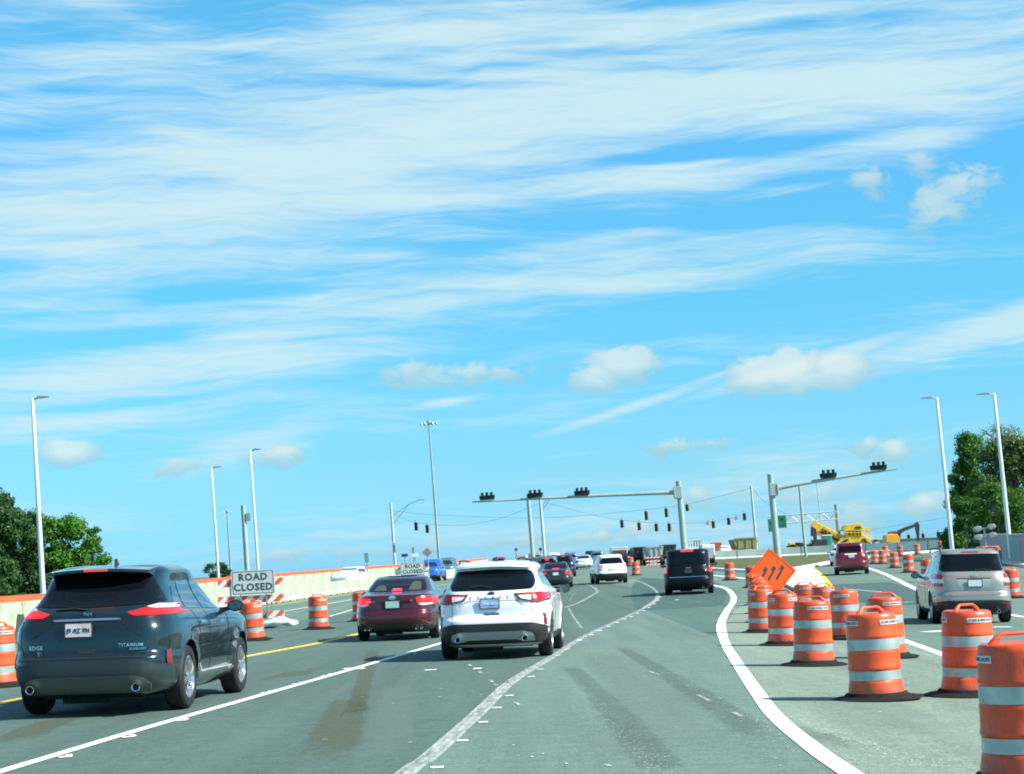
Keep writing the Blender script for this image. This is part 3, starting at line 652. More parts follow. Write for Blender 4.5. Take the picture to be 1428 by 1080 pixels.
mark('edge_line', PYEL, (A((0, 986), (22, 977), (354, 914), (441, 898), (502, 884), (560, 872), (640, 850)), .20), (A((200, 874), (300, 858), (380, 845), (495, 828), (560, 818)), .14))
mark('edge_line', PWHITE, (A((330, 866), (396, 853), (495, 836), (590, 820), (640, 813)), .14), (A((459, 860), (493, 850)), .10), (A((640, 813), (640, 808)), .14))
mark('edge_line', PWHITE, (A((1200, 789), (1212, 793), (1232, 800), (1249, 808), (1263, 815), (1280, 823), (1310, 834)), .26), (A((1240, 884), (1259, 893), (1319, 915), (1427, 958)), .17), (A((1405, 857), (1427, 861)), .17))
mark('lane_dash', PWHITE, (A((1290, 882), (1322, 880)), .4), (A((1384, 875), (1410, 875)), .35), (A((1180, 822), (1230, 826)), .08))
mark('edge_line', PWHITE, ([X(985, 125), X(1046, 105)], .3), ([X(960, 112), X(1000, 108)], .3), ([X(700, 140), X(880, 150)], .12))
# crumbs of old tape, tyre dust and skid marks
def stainmat(name, c, al, sc, grain=.5):
    m = bpy.data.materials.new(name); m.use_nodes = True; t = m.node_tree; b = t.nodes['Principled BSDF']; b.inputs['Roughness'].default_value = .85; b.inputs['Base Color'].default_value = (*c, 1)
    at_ = t.nodes.new('ShaderNodeAttribute'); at_.attribute_name = 'edge'; tcn = t.nodes.new('ShaderNodeTexCoord'); M = lambda *a: mth(*a, tree=t)
    def N(scale, mp, d):
        mm = t.nodes.new('ShaderNodeMapping'); mm.inputs['Scale'].default_value = mp; t.links.new(tcn.outputs['Object'], mm.inputs[0]); n = t.nodes.new('ShaderNodeTexNoise'); n.inputs['Scale'].default_value = scale; n.inputs['Detail'].default_value = d; n.inputs['Roughness'].default_value = .75; t.links.new(mm.outputs[0], n.inputs[0]); return n.outputs[0]
    v = M('ADD', at_.outputs['Fac'], M('ADD', M('MULTIPLY', M('SUBTRACT', N(sc, (1.6, .4, 1), 6), .5), 1.6), M('MULTIPLY', M('SUBTRACT', N(26, (1, .6, 1), 4), .5), grain)))
    r = t.nodes.new('ShaderNodeMapRange'); r.interpolation_type = 'SMOOTHSTEP'; r.inputs['From Min'].default_value = .25; r.inputs['From Max'].default_value = 1.0; r.inputs['To Max'].default_value = al; t.links.new(v, r.inputs['Value'])
    tb = t.nodes.new('ShaderNodeBsdfTransparent'); mx = t.nodes.new('ShaderNodeMixShader'); t.links.new(r.outputs[0], mx.inputs[0]); t.links.new(tb.outputs[0], mx.inputs[1]); t.links.new(b.outputs[0], mx.inputs[2]); t.links.new(mx.outputs[0], t.nodes['Material Output'].inputs['Surface']); return m
def stain(name, m, runs, lift=.004):
    bm = BM(); ly = bm.verts.layers.float.new('edge')
    for pts, w in runs:
        P_ = smoothpts(pts) if len(pts) > 2 else [Vector(p) for p in pts]; Q = []
        for a, b in zip(P_, P_[1:]):
            n = max(1, int((b - a).length / .5)); Q += [a + (b - a) * i / n for i in range(n)]
        Q.append(P_[-1]); prev = None; N_ = len(Q)
        for i, p in enumerate(Q):
            t = (Q[min(i + 1, N_ - 1)] - Q[max(i - 1, 0)]).normalized(); nr = Vector((-t.y, t.x)); q = i / (N_ - 1); ww = (w[0] + (w[1] - w[0]) * q) * .75; en = min(1, i / 4, (N_ - 1 - i) / 4); row = []
            for u, e in ((-1, 0), (-.6, .75), (0, 1), (.6, .75), (1, 0)):
                c_ = p + nr * u * ww; v = bm.verts.new((c_.x, c_.y, g(c_.x, c_.y) + lift)); v[ly] = e * en; row.append(v)
            if prev:
                for k in range(4): bm.faces.new((prev[k], prev[k + 1], row[k + 1], row[k]))
            prev = row
    for f in bm.faces:
        f.normal_update()
        if f.normal.z < 0: f.normal_flip()
    me = bpy.data.meshes.new(name); bm.to_mesh(me); bm.free(); me.materials.append(m); struct(new_obj(name, me))
DUST = stainmat('dust_stain', (.095, .110, .058), .52, 2.5, 1.3); SKID = stainmat('skid_rubber', (.060, .092, .074), .26, 2.4, 2.8); PALE = stainmat('worn_pale', (.19, .27, .225), .24, 1.2, 1.2)
stain('dust_stain', DUST, [(A((521, 903), (514, 930), (500, 975), (494, 1000)), (.22, .20)), (A((495, 968), (478, 1000), (452, 1078)), (.40, .48)), (A((0, 1042), (60, 1012), (140, 993)), (.5, .3)), (A((365, 953), (450, 928)), (.5, .4)), (A((1080, 1042), (1150, 1050)), (.3, .3)), (A((668, 930), (700, 925)), (.3, .3))])
stain('skid_mark', SKID, [(A((790, 925), (850, 985), (905, 1050), (930, 1078)), (.22, .34)), (A((860, 900), (975, 968), (1100, 1055)), (.2, .34)), (A((690, 1066), (820, 1036)), (.07, .05)), (A((900, 1030), (1000, 1020)), (.06, .04)), (A((1050, 1000), (1260, 1062)), (.25, .3)), (A((600, 1000), (680, 985)), (.08, .05)), (A((470, 1060), (560, 1030)), (.06, .04))], .0045)
stain('worn_pale', PALE, [(A((830, 905), (900, 965), (960, 1078)), (.5, .7)), (A((840, 1000), (870, 1078)), (.3, .4)), (A((250, 1070), (420, 1000)), (.5, .5)), (A((1160, 960), (1300, 1040)), (.8, .9)), (A((1120, 905), (1210, 940)), (.9, .9)), (A((560, 950), (520, 1075)), (.4, .5))], .0035)
# traffic island nose and grass median
def raised(name, poly, m, h, lift=0.0, topm=None):
    bm = BM(); top = [bm.verts.new((x, y, g(x, y) + h)) for x, y in poly]; bot = [bm.verts.new((x, y, g(x, y) - .05)) for x, y in poly]; bm.faces.new(top); n = len(top)
    for i in range(n): bm.faces.new((top[i], bot[i], bot[(i + 1) % n], top[(i + 1) % n]))
    bmesh.ops.recalc_face_normals(bm, faces=bm.faces[:]); bmesh.ops.triangulate(bm, faces=[f for f in bm.faces if len(f.verts) > 4])
    me = bpy.data.meshes.new(name); bm.to_mesh(me); bm.free(); me.materials.append(m); o = new_obj(name, me); struct(o); return o
ISW = mat('island_paint', (.80, .80, .76), .7, var=.12, vs=3)
isl = A((1090, 815), (1106, 796), (1122, 790.5), (1131, 794), (1143, 804), (1150, 815), (1146, 822), (1112, 826))
raised('traffic_island', isl, ISW, .13)
mark('edge_line', PYEL, (A((1127, 790), (1136, 795), (1147, 805), (1156, 817), (1158, 824)), .3))
med = [X(984, 150), X(1045, 128), X(1095, 127), X(1118, 131), X(1172, 160), X(1172, 215), X(1096, 217), X(996, 219), X(984, 220)]
sheet('grass_median', med, GRASS, .05)
for seg in ([X(984, 149), X(1045, 127), X(1095, 126), X(1118, 130), X(1173, 159)], [X(1173, 160), X(1237, 178), X(1290, 190), X(1330, 196)]):
    bm = BM(); Q = seg
    for a, b in zip(Q, Q[1:]):
        a, b = Vector((*a, 0)), Vector((*b, 0)); t_ = (b - a).normalized(); n_ = Vector((-t_.y, t_.x, 0)) * .3
        vs = []
        for p in (a, b):
            z0 = g(p.x, p.y); vs.append([bm.verts.new((q.x, q.y, z0 + dz)) for q, dz in ((p - n_, -.02), (p - n_ * .8, .15), (p + n_, .16), (p + n_, -.02))])
        for k in range(3): bm.faces.new((vs[0][k], vs[1][k], vs[1][k + 1], vs[0][k + 1]))
    struct(mk('kerb', bm, CURB))

# ------------------------------------------------------------------ barriers
TILT = -.030
def barrier_seg(name, label, L_, h, m, cap=None):
    t = thing(name, label, 'barrier')
    bm = BM(); hw = .30; prof = [(-hw, 0), (-hw, .08), (-hw * .55, .26), (-.09, h), (.09, h), (hw * .55, .26), (hw, .08), (hw, 0)]
    prism(bm, prof, lambda u, v: Vector((u, .05, v)), (0, L_ - .10, 0)); mk('block', bm, m, t, bevel=.012)
    for y in (L_ * .25, L_ * .75): bm = BM(); box(bm, 0, y, .03, .604, .5, .055); mk('drain_slot', bm, DARK, t)
    bm = BM(); prism(bm, [(u * 1.02, v * 1.0 + (.004 if v > h - .01 else 0)) for u, v in prof], lambda u, v: Vector((u, -.045, v)), (0, .09, 0)); mk('joint', bm, mat('wall_joint', (.10, .12, .10), .9), t)
    if cap: bm = BM(); box(bm, 0, L_ / 2, h + .13, .10, L_ - .02, .26); mk('orange_cap', bm, cap, t)
    return t
ORC = mat('orange_cap', (.80, .11, .03), .5, var=.15, vs=1.5)
ORL = mat('orange_plastic', (.74, .060, .006), .42, 0, .15, bump=.05, bs=14)
def _drum_mat():
    t = ORL.node_tree; b = t.nodes['Principled BSDF']; tcn = t.nodes.new('ShaderNodeTexCoord'); oi = t.nodes.new('ShaderNodeObjectInfo'); M = lambda *a, **k: mth(*a, tree=t, **k)
    ad = t.nodes.new('ShaderNodeVectorMath'); ad.operation = 'ADD'; t.links.new(tcn.outputs['Object'], ad.inputs[0]); cx = t.nodes.new('ShaderNodeCombineXYZ'); k = M('MULTIPLY', oi.outputs['Random'], 40); t.links.new(k, cx.inputs[0]); t.links.new(k, cx.inputs[2]); t.links.new(cx.outputs[0], ad.inputs[1])
    def N(s_, d, mp=(1, 1, 1)):
        mm = t.nodes.new('ShaderNodeMapping'); mm.inputs['Scale'].default_value = mp; t.links.new(ad.outputs[0], mm.inputs[0]); n = t.nodes.new('ShaderNodeTexNoise'); n.inputs['Scale'].default_value = s_; n.inputs['Detail'].default_value = d; n.inputs['Roughness'].default_value = .7; t.links.new(mm.outputs[0], n.inputs[0]); return n.outputs[0]
    def X_(f, a, c_):
        m = t.nodes.new('ShaderNodeMix'); m.data_type = 'RGBA'; t.links.new(f, m.inputs[0])
        for i_, v in ((6, a), (7, c_)):
            if isinstance(v, tuple): m.inputs[i_].default_value = (*v, 1)
            else: t.links.new(v, m.inputs[i_])
        return m.outputs[2]
    def S_(v, a, c_, hi=1.0):
        r = t.nodes.new('ShaderNodeMapRange'); r.inputs['From Min'].default_value = a; r.inputs['From Max'].default_value = c_; r.inputs['To Max'].default_value = hi; t.links.new(v, r.inputs['Value']); return r.outputs[0]
    c1 = X_(S_(N(2.5, 4), .35, .65), (.72, .050, .005), (.64, .085, .007))
    c1 = X_(S_(oi.outputs['Random'], .2, 1.0, .35), c1, (.80, .12, .030))
    c1 = X_(S_(N(5, 8, (1, 1, .35)), .50, .66, .55), c1, (.20, .06, .03)); c1 = X_(S_(N(24, 6, (1, 1, .25)), .57, .66, .6), c1, (.10, .05, .035))
    sp = t.nodes.new('ShaderNodeSeparateXYZ'); t.links.new(tcn.outputs['Object'], sp.inputs[0])
    c1 = X_(M('MULTIPLY', S_(M('SUBTRACT', .17, sp.outputs[2]), .0, .12, .7), N(9, 5)), c1, (.16, .12, .09))
    t.links.new(c1, b.inputs['Base Color'])
_drum_mat()
def run(path, proto, L_, grp, maxn=200, y0=-1e9, y1=1e9):
    pts = smoothpts([(p[0], p[1]) for p in path], 8); n = 0; first = True
    d = 0; seglen = 0; pos = Vector(pts[0]); i = 0; out = []
    while i < len(pts) - 1 and n < maxn:
        cur = pos; rem = L_
        while i < len(pts) - 1 and (pts[i + 1] - cur).length < rem: rem -= (pts[i + 1] - cur).length; cur = pts[i + 1]; i += 1
        if i >= len(pts) - 1: break
        cur = cur + (pts[i + 1] - cur).normalized() * rem
        if y0 < pos.y < y1:
            dv = cur - pos; rz = math.atan2(-dv.x, dv.y); z0, z1 = g(pos.x, pos.y), g(cur.x, cur.y)
            if first: o = proto; first = False
            else: o = dup(proto, (0, 0, 0))
            o.location = (pos.x, pos.y, z0); o.rotation_euler = (math.atan2(z1 - z0, dv.length), 0, rz); o['group'] = grp; n += 1
        pos = cur
    return n
b1 = barrier_seg('concrete_barrier', 'pale stained concrete barrier block in the nearer row left of the closed lane', 3.7, .82, CONC)
run(NEARB, b1, 3.7, 'concrete barrier blocks left of the closed lane', y0=52, y1=330)
b2 = barrier_seg('concrete_barrier', 'concrete barrier block with an orange strip along its top in the farther left row', 3.7, 1.10, CONC, ORC)
run(FARB, b2, 3.7, 'orange topped barrier blocks beyond the nearer row', y0=56, y1=300)
b3 = barrier_seg('concrete_barrier', 'white concrete barrier block along the back of the grass median', 3.7, 1.02, mat('concrete_white', (.74, .77, .68), .8, var2=(.58, .62, .50), vs=.8))
RB = [X(940, 222), X(996, 221), X(1096, 219), X(1172, 217), X(1240, 215), X(1300, 212), X(1345, 210)]
run(RB, b3, 3.7, 'white barrier blocks along the grass median and the right lanes')
# long bridge parapet behind the excavator and the grey wall on the right
def wall(name, label, pts, h, th, m, grp=None, cap=.1):
    t = thing(name, label, 'wall', (*pts[0], g(*pts[0]))); P0 = Vector((*pts[0], g(*pts[0])))
    for nm, z0, z1, w in (('panel', -.2, h, th), ('coping', h, h + cap, th + .12)):
        bm = BM(); prev = None
        for i, p in enumerate(pts):
            a = Vector(pts[max(0, i - 1)]); b = Vector(pts[min(len(pts) - 1, i + 1)]); t_ = (b - a).normalized(); n_ = Vector((-t_.y, t_.x)) * w / 2; zz = g(*p)
            r = [bm.verts.new(Vector((p[0] + s * n_.x, p[1] + s * n_.y, zz + z)) - P0) for s, z in ((-1, z0), (-1, z1), (1, z1), (1, z0))]
            if prev:
                for k in range(4): bm.faces.new((prev[k], prev[(k + 1) % 4], r[(k + 1) % 4], r[k]))
            else: bm.faces.new(r)
            prev = r
        bm.faces.new(prev[::-1]); mk(nm, bm, m, t)
    bm = BM()
    for a, b in zip(pts, pts[1:]):
        a, b = Vector(a), Vector(b); n = max(1, int((b - a).length / 6.5))
        for k in range(n):
            p = a + (b - a) * k / n; t_ = (b - a).normalized(); n_ = Vector((-t_.y, t_.x)); mt = Matrix.Translation(Vector((p.x, p.y, g(p.x, p.y))) - P0) @ Matrix.Rotation(math.atan2(t_.y, t_.x), 4, 'Z')
            box(bm, 0, 0, h / 2 - .02, .03, th + .01, h - .04, mt)
    mk('joint', bm, mat('wall_seam', (.24, .28, .28), .9), t); return t
wall('parapet_wall', 'long low grey-green parapet wall on the skyline behind the excavator', [X(1205, 262), X(1260, 250), X(1330, 240), X(1365, 232)], 1.15, .3, mat('parapet', (.50, .56, .46), .8, var=.15, vs=.6))
wall('retaining_wall', 'smooth grey concrete wall at the right edge below the trees', [X(1362, 140), X(1380, 128), X(1428, 106), (32.5, 80), (33, 60)], 1.62, .3, CONCN)
bm = BM(); prev = None
for p in ([X(1340, 150), X(1385, 122), X(1428, 99), (29.6, 78), (29.5, 55)]):
    r = [bm.verts.new((p[0] + dx, p[1], g(*p) + dz)) for dx, dz in ((0, -.05), (.03, .15), (1.9, .17), (1.9, -.05))]
    if prev:
        for k in range(3): bm.faces.new((prev[k], r[k], r[k + 1], prev[k + 1]))
    prev = r
struct(mk('pavement', bm, CURB))

# ------------------------------------------------------------------ traffic drums
BAND = mat('reflective_band', (.46, .56, .55), .32, .3, var2=(.26, .35, .35), vs=5, bump=.03, bs=9)
RUBBASE = mat('rubber_base', (.008, .010, .010), .85, spec=.25, var=.4, vs=6, bump=.3)
STK = mat('sticker', (.74, .74, .72), .45, var2=(.48, .50, .50), vs=25)
DINK = mat('sticker_ink', (.10, .08, .09), .6)
def make_drum(label, detail=True, twist=0.0, dent=0.0, topb=False):
    t = thing('traffic_drum', label, 'traffic drum'); seg = 40 if detail else 18
    bm = BM(); lathe(bm, [(.485, 0), (.485, .010), (.43, .028), (.35, .04), (.325, .07), (.28, .075)], seg); mk('rubber_base', bm, RUBBASE, t, smooth=.7)
    prof = [(.296, .045), (.300, .06), (.298, .10), (.285, .175), (.283, .195), (.276, .203), (.276, .312), (.284, .320), (.286, .34), (.279, .36), (.277, .49), (.279, .512), (.272, .525), (.271, .648), (.278, .66), (.280, .675), (.272, .70), (.268, .78), (.266, .86), (.258, .900), (.236, .918), (.20, .912), (.12, .905), (.001, .905)]
    bm = BM(); lathe(bm, prof, seg, caps=False)
    rr = random.Random(label)
    for v in bm.verts:
        if dent:
            a = math.atan2(v.co.y, v.co.x)
            k = math.exp(-((a + 1.1) / .35) ** 2 - ((v.co.z - .20) / .09) ** 2) * dent + math.exp(-((a + 2.0) / .4) ** 2 - ((v.co.z - .62) / .14) ** 2) * dent * .5
            v.co.x *= 1 - k; v.co.y *= 1 - k
    mk('barrel', bm, ORL, t, smooth=.9)
    for a, b, r in ((.208, .308, .2785), (.530, .645, .2745)):
        bm = BM(); lathe(bm, [(r - .006, a), (r, a + .001), (r, b - .001), (r - .006, b)], seg, caps=False)
        if dent:
            for v in bm.verts:
                an = math.atan2(v.co.y, v.co.x); k = (math.exp(-((an + 1.1) / .35) ** 2 - ((v.co.z - .20) / .09) ** 2) + .5 * math.exp(-((an + 2.0) / .4) ** 2 - ((v.co.z - .62) / .14) ** 2)) * dent
                v.co.x *= 1 - k; v.co.y *= 1 - k
        mk('reflective_band', bm, BAND, t, smooth=.9)
    # moulded handle on the lid
    bm = BM(); ct, st = math.cos(twist), math.sin(twist)
    R2 = Matrix.Rotation(twist, 4, 'Z')
    tube(bm, [R2 @ Vector(p) for p in ((-.185, 0, .89), (-.165, 0, .925), (-.125, 0, .968), (-.105, 0, .978), (.105, 0, .978), (.125, 0, .968), (.165, 0, .925), (.185, 0, .89))], [.036, .030, .017, .014, .014, .017, .030, .036], 10)
    mk('handle', bm, ORL, t, smooth=.8)
    if detail:
        for k, a0 in enumerate((-PI / 2 + .35 + twist * .5, -PI / 2 + .35 + 2.1 + twist * .5, -PI / 2 + .35 - 2.1 + twist * .5)):
            bm = BM(); ro = .2715; L_ = .33; z0, z1 = .795, .845; n = 10
            vs = [[bm.verts.new((ro * math.cos(a0 + (i / n - .5) * L_ / ro), ro * math.sin(a0 + (i / n - .5) * L_ / ro), z)) for z in (z0, z1)] for i in range(n + 1)]
            for A_, B_ in zip(vs, vs[1:]): bm.faces.new((A_[0], B_[0], B_[1], A_[1]))
            for v in bm.verts:
                if v.co.z < .8: v.co.x *= 1.004; v.co.y *= 1.004
            s_ = mk('sticker', bm, STK, t)
            rt = ro + .003
            tb = text_bm('ACME BARRICADES', .036, lambda u, v, w: Vector(((rt) * math.cos(a0 + u / rt), (rt) * math.sin(a0 + u / rt), .820 + v)), 0, .0012)
            mk('sticker_lettering', tb, DINK, s_, smooth='raw')
    return t
DR = 'orange and white traffic drums along the roadworks'
protos = {}
def drum(px, py, label, rz=0, kind='a', Y=None, tl=0.0):
    p = at(px, py) if Y is None else col(px, Y)
    if kind not in protos:
        protos[kind] = make_drum(label, kind in 'abc', {'a': 0, 'b': .35, 'c': 1.2, 'd': 0}[kind], {'a': 0, 'b': .06, 'c': .12, 'd': 0}[kind]); t = protos[kind]
    else: t = dup(protos[kind], (0, 0, 0), 0, label)
    t.location = (p.x, p.y, p.z + .007 + .00002 * p.y); t.rotation_euler = (0, tl, rz); t['label'] = label; t['group'] = DR; return t
def D_at(px, Y, label, rz=0, kind='a', tl=0): return drum(px, 0, label, rz, kind, Y, tl)
# right-hand group, near to far (the column of the drum and its distance)
D_at(1433, 12.7, 'nearest and largest traffic drum, cut off by the right edge of the photo', .2, 'a')
D_at(1352, 20.9, 'dented traffic drum with a tall handle standing in front of the silver SUV', -.55, 'c', .035)
D_at(1223, 20.6, 'traffic drum with a bent handle and long white sticker, second nearest on the right', .25, 'b', -.01)
D_at(1238, 29.3, 'traffic drum half hidden behind the large sticker-marked drum, nearer the white edge line', 0, 'a')
D_at(1135, 27.6, 'scuffed traffic drum standing foremost in the cluster below the orange diamond sign', -.3, 'b', .03)
D_at(1180, 36.5, 'traffic drum with a lopsided lid standing alone to the right of the sign cluster', 1.2, 'b', .045)
D_at(1094, 34.5, 'clean-banded traffic drum directly left of the foremost scuffed drum', 2.6, 'a', -.012)
D_at(1063, 41.0, 'traffic drum at the left end of the near cluster, just under the orange diamond sign', .4, 'b')
D_at(1151, 43.5, 'traffic drum peeping out between the foremost scuffed drum and the lopsided one', .1, 'a')
D_at(1125, 47.5, 'traffic drum rising behind the foremost scuffed drum at the island nose', -.6, 'b')
D_at(1063, 47.8, 'traffic drum whose base shows just behind the left end drum of the near cluster', 0, 'd')
D_at(1060, 55.0, 'second hidden traffic drum in the file behind the left end drum', .3, 'd')
D_at(1056, 63.5, 'third hidden traffic drum in the file, beside the lower left of the diamond sign', .7, 'd')
D_at(1049, 86.0, 'traffic drum at the left corner of the orange diamond sign', .2, 'd')
D_at(1018, 104, 'lone traffic drum between the black SUV and the orange diamond sign', .1, 'd')
D_at(1411, 62, 'traffic drum just visible past the right side of the silver SUV', .1, 'd')
D_at(1294, 82, 'traffic drum partly hidden by the left roof corner of the silver SUV', .3, 'd')
D_at(1267.6, 101, 'nearest drum of the right lanes group, between the two SUVs', 0, 'd')
D_at(1247.5, 116, 'second drum of the right lanes group, left of the nearest one', .2, 'd')
D_at(1231, 133, 'right drum of the close pair beside the maroon SUV', .6, 'd')
D_at(1219.5, 135, 'left drum of the close pair beside the maroon SUV', 1.1, 'd')
D_at(1235, 172, 'small drum behind the close pair beside the maroon SUV', 0, 'd')
D_at(1255.5, 170, 'small drum on the kerb line behind the right lanes group', .5, 'd')
D_at(1279.5, 176, 'small dark-looking drum near the end of the right white barrier', .2, 'd')
D_at(1311.5, 205, 'tiny drum left of the tall right lamp post', 0, 'd')
D_at(1304.5, 215, 'tiniest drum beside the barrier at the foot of the right lamp posts', 0, 'd')
D_at(887, 137, 'drum standing alone right of the far white SUV', .2, 'd')
D_at(880, 195, 'drum peeping over the lone drum right of the far white SUV', .2, 'd')
D_at(896, 210, 'small drum in front of the dark dump truck in the distance', .2, 'd')
# left group
D_at(-3, 29.3, 'traffic drum cut off by the left edge of the photo', .3, 'b')
D_at(353, 46.0, 'leaning traffic drum between the dark SUV and the road closed sign', .5, 'b', -.05)
D_at(444.5, 54.0, 'traffic drum standing alone left of the dark red sedan', .35, 'a')
D_at(504, 62.0, 'traffic drum partly hidden by the left side of the dark red sedan', .1, 'a')
D_at(645, 222, 'tiny drum at the end of the left orange strip above the white SUV', .1, 'd')

# ------------------------------------------------------------------ signs
SIGNW = mat('sign_sheeting_grey', (.50, .56, .55), .5, var=.06, vs=3); SIGNK = mat('sign_ink', (.05, .06, .06), .6); SIGNO = mat('sign_sheeting_orange', (1.0, .115, .010), .4, emit=(1, .16, .03), es=0.0)
STEEL = mat('galvanised_steel', (.36, .40, .40), .4, .6, var=.2, vs=4); STRIPE_O = mat('stripe_orange', (.85, .11, .02), .4); STRIPE_W = mat('stripe_white', (.74, .77, .76), .4)
def board(t, x0, x1, z, h, y):
    bm = BM(); box(bm, (x0 + x1) / 2, y, z, x1 - x0, .03, h); bd = mk('striped_board', bm, STRIPE_W, t)
    bm = BM(); step = .40; s = x0 - h
    while s < x1:
        poly = [(s, z - h / 2), (s + step / 2, z - h / 2), (s + step / 2 + h, z + h / 2), (s + h, z + h / 2)]
        pl = []
        for u, v in poly: pl.append((u, v))
        b_ = BM(); b_.faces.new([b_.verts.new((u, y - .019, v)) for u, v in pl])
        for xx, no in ((x0 + .005, (-1, 0, 0)), (x1 - .005, (1, 0, 0))): bmesh.ops.bisect_plane(b_, geom=b_.verts[:] + b_.edges[:] + b_.faces[:], plane_co=(xx, 0, 0), plane_no=no, clear_outer=True)
        tmp = bpy.data.meshes.new('t'); b_.to_mesh(tmp); b_.free(); bm.from_mesh(tmp); bpy.data.meshes.remove(tmp); s += step
    mk('stripes', bm, STRIPE_O, bd)
def barricade(px0, px1, Y, label, signs=True, sc=1.0):
    a, b = col(px0, Y), col(px1, Y); t = thing('road_barricade', label, 'barricade', ((a.x + b.x) / 2, Y, min(a.z, b.z)), .03); w = (b.x - a.x) / 2
    for z in (.35, .88, 1.42): board(t, -w, w, z, .24, 0)
    for s in (-1, 1):
        bm = BM(); box(bm, s * w * .62, .03, .78, .05, .04, 1.56); box(bm, s * w * .62, .03, .03, .06, 1.3, .05); mk('upright', bm, STEEL, t)
    return t
def road_closed(cx, Y, w, h, zc, label):
    p = col(cx, Y); t = thing('road_sign', label, 'sign', (p.x, Y - .06, p.z), .02)
    bm = BM(); prism(bm, rnd(ex_rect(-w / 2, zc - h / 2, w / 2, zc + h / 2), .05), lambda u, v: Vector((u, -.02, v)), (0, .012, 0)); pn_ = mk('panel', bm, SIGNW, t)
    bm = BM(); A1 = rnd(ex_rect(-w / 2 + .035, zc - h / 2 + .035, w / 2 - .035, zc + h / 2 - .035), .04); A2 = rnd(ex_rect(-w / 2 + .055, zc - h / 2 + .055, w / 2 - .055, zc + h / 2 - .055), .035)
    v1 = [bm.verts.new((u, -.023, v)) for u, v in A1]; v2 = [bm.verts.new((u, -.023, v)) for u, v in A2]
    for i in range(len(v1)): bm.faces.new((v1[i], v1[(i + 1) % len(v1)], v2[(i + 1) % len(v1)], v2[i]))
    mk('border', bm, SIGNK, pn_)
    for s, dz in (('ROAD', h * .21), ('CLOSED', -h * .20)):
        mk('lettering', text_bm(s, h * .40, lambda u, v, q: Vector((u * .98, -.024, zc + dz + v)), 0, .012, spacing=1.12), SIGNK, pn_, smooth='raw')
    bm = BM(); box(bm, -w * .3, .02, (zc + h / 2) / 2, .05, .03, zc + h / 2 - .1); box(bm, w * .3, .02, (zc + h / 2) / 2, .05, .03, zc + h / 2 - .1); mk('post', bm, STEEL, t)
    return t
barricade(306, 397, 62, 'red and white striped barricade behind the larger road closed sign')
road_closed(355.5, 62, 1.40, .80, 1.42, 'larger grey ROAD CLOSED sign fixed over the striped barricade')
barricade(556, 600, 112, 'small striped barricade over the roof of the dark red sedan')
road_closed(577, 112, 1.42, .76, 1.42, 'smaller distant ROAD CLOSED sign above the dark red sedan')
# sandbag on the road
bm = BM(); bmesh.ops.create_icosphere(bm, subdivisions=3, radius=.5)
for v in bm.verts:
    n = v.co.copy(); v.co = Vector((n.x * 1.25 * (1 + .12 * math.sin(7 * n.y)), n.y * .55, max(-.01, n.z * .26 + .12 + .06 * math.sin(5 * n.x + 1) + .03 * math.sin(13 * n.x + 7 * n.y))))
p = at(386, 876); o = mk('sandbag', bm, mat('white_sack', (.74, .76, .76), .8, var=.2, vs=6, bump=.4, bs=9), None, smooth=True); o.location = p + Vector((0, 0, .01)); tag(o, 'slumped white sandbag lying on the road in front of the closed lane', 'sandbag')
# orange diamond sign on a folding stand
Y = 66.0; p = col(1079, Y); t = thing('warning_sign', 'large tilted orange diamond sign with three winding black arrows', 'sign', p, .03)
hd = .86; zc = 1.00
RT = Matrix.Translation((0, 0, zc)) @ Matrix.Rotation(-.055, 4, 'Y')
bm = BM(); prism(bm, rnd([(0, -hd), (hd, 0), (0, hd), (-hd, 0)], .07), lambda u, v: RT @ Vector((u, -.02, v)), (0, .015, 0)); pn_ = mk('panel', bm, SIGNO, t)
def arrow(cx):
    bm = BM(); K = 10; pts = []
    for i in range(K + 1):
        q = i / K; pts.append(Vector((cx - .13 + .20 * (q * q * (3 - 2 * q)), -.24 + .36 * q)))
    L_, R_ = [], []
    for i, q in enumerate(pts):
        d_ = (pts[min(i + 1, K)] - pts[max(i - 1, 0)]).normalized(); n_ = Vector((-d_.y, d_.x)) * .038; L_.append(q + n_); R_.append(q - n_)
    vl = [bm.verts.new(RT @ Vector((a.x, -.026, a.y))) for a in L_]; vr = [bm.verts.new(RT @ Vector((a.x, -.026, a.y))) for a in R_]
    for i in range(K): bm.faces.new((vl[i], vr[i], vr[i + 1], vl[i + 1]))
    bm.faces.new([bm.verts.new(RT @ Vector((cx + .07 + a, -.026, .10 + b))) for a, b in ((-.10, -.01), (.10, .01), (.015, .16))])
    mk('arrow', bm, SIGNK, pn_)
for c_ in (-.27, .02, .31): arrow(c_ - .02)
bm = BM(); A1 = rnd([(0, -hd + .06), (hd - .06, 0), (0, hd - .06), (-hd + .06, 0)], .06); A2 = rnd([(0, -hd + .085), (hd - .085, 0), (0, hd - .085), (-hd + .085, 0)], .05)
v1 = [bm.verts.new(RT @ Vector((u, -.024, v))) for u, v in A1]; v2 = [bm.verts.new(RT @ Vector((u, -.024, v))) for u, v in A2]
for i in range(len(v1)): bm.faces.new((v1[i], v1[(i + 1) % len(v1)], v2[(i + 1) % len(v1)], v2[i]))
mk('border', bm, mat('border_dark_orange', (.55, .06, .012), .5), pn_)
bm = BM(); tube(bm, [(0, .03, .1), (0, .03, 1.8)], .025, 8)
for s in (-1, 1): tube(bm, [(0, .03, .22), (s * .75, .03 + .4, .02)], .02, 6); tube(bm, [(0, .03, .22), (s * .75, .03 - .4, .02)], .02, 6)
mk('folding_stand', bm, STEEL, t)

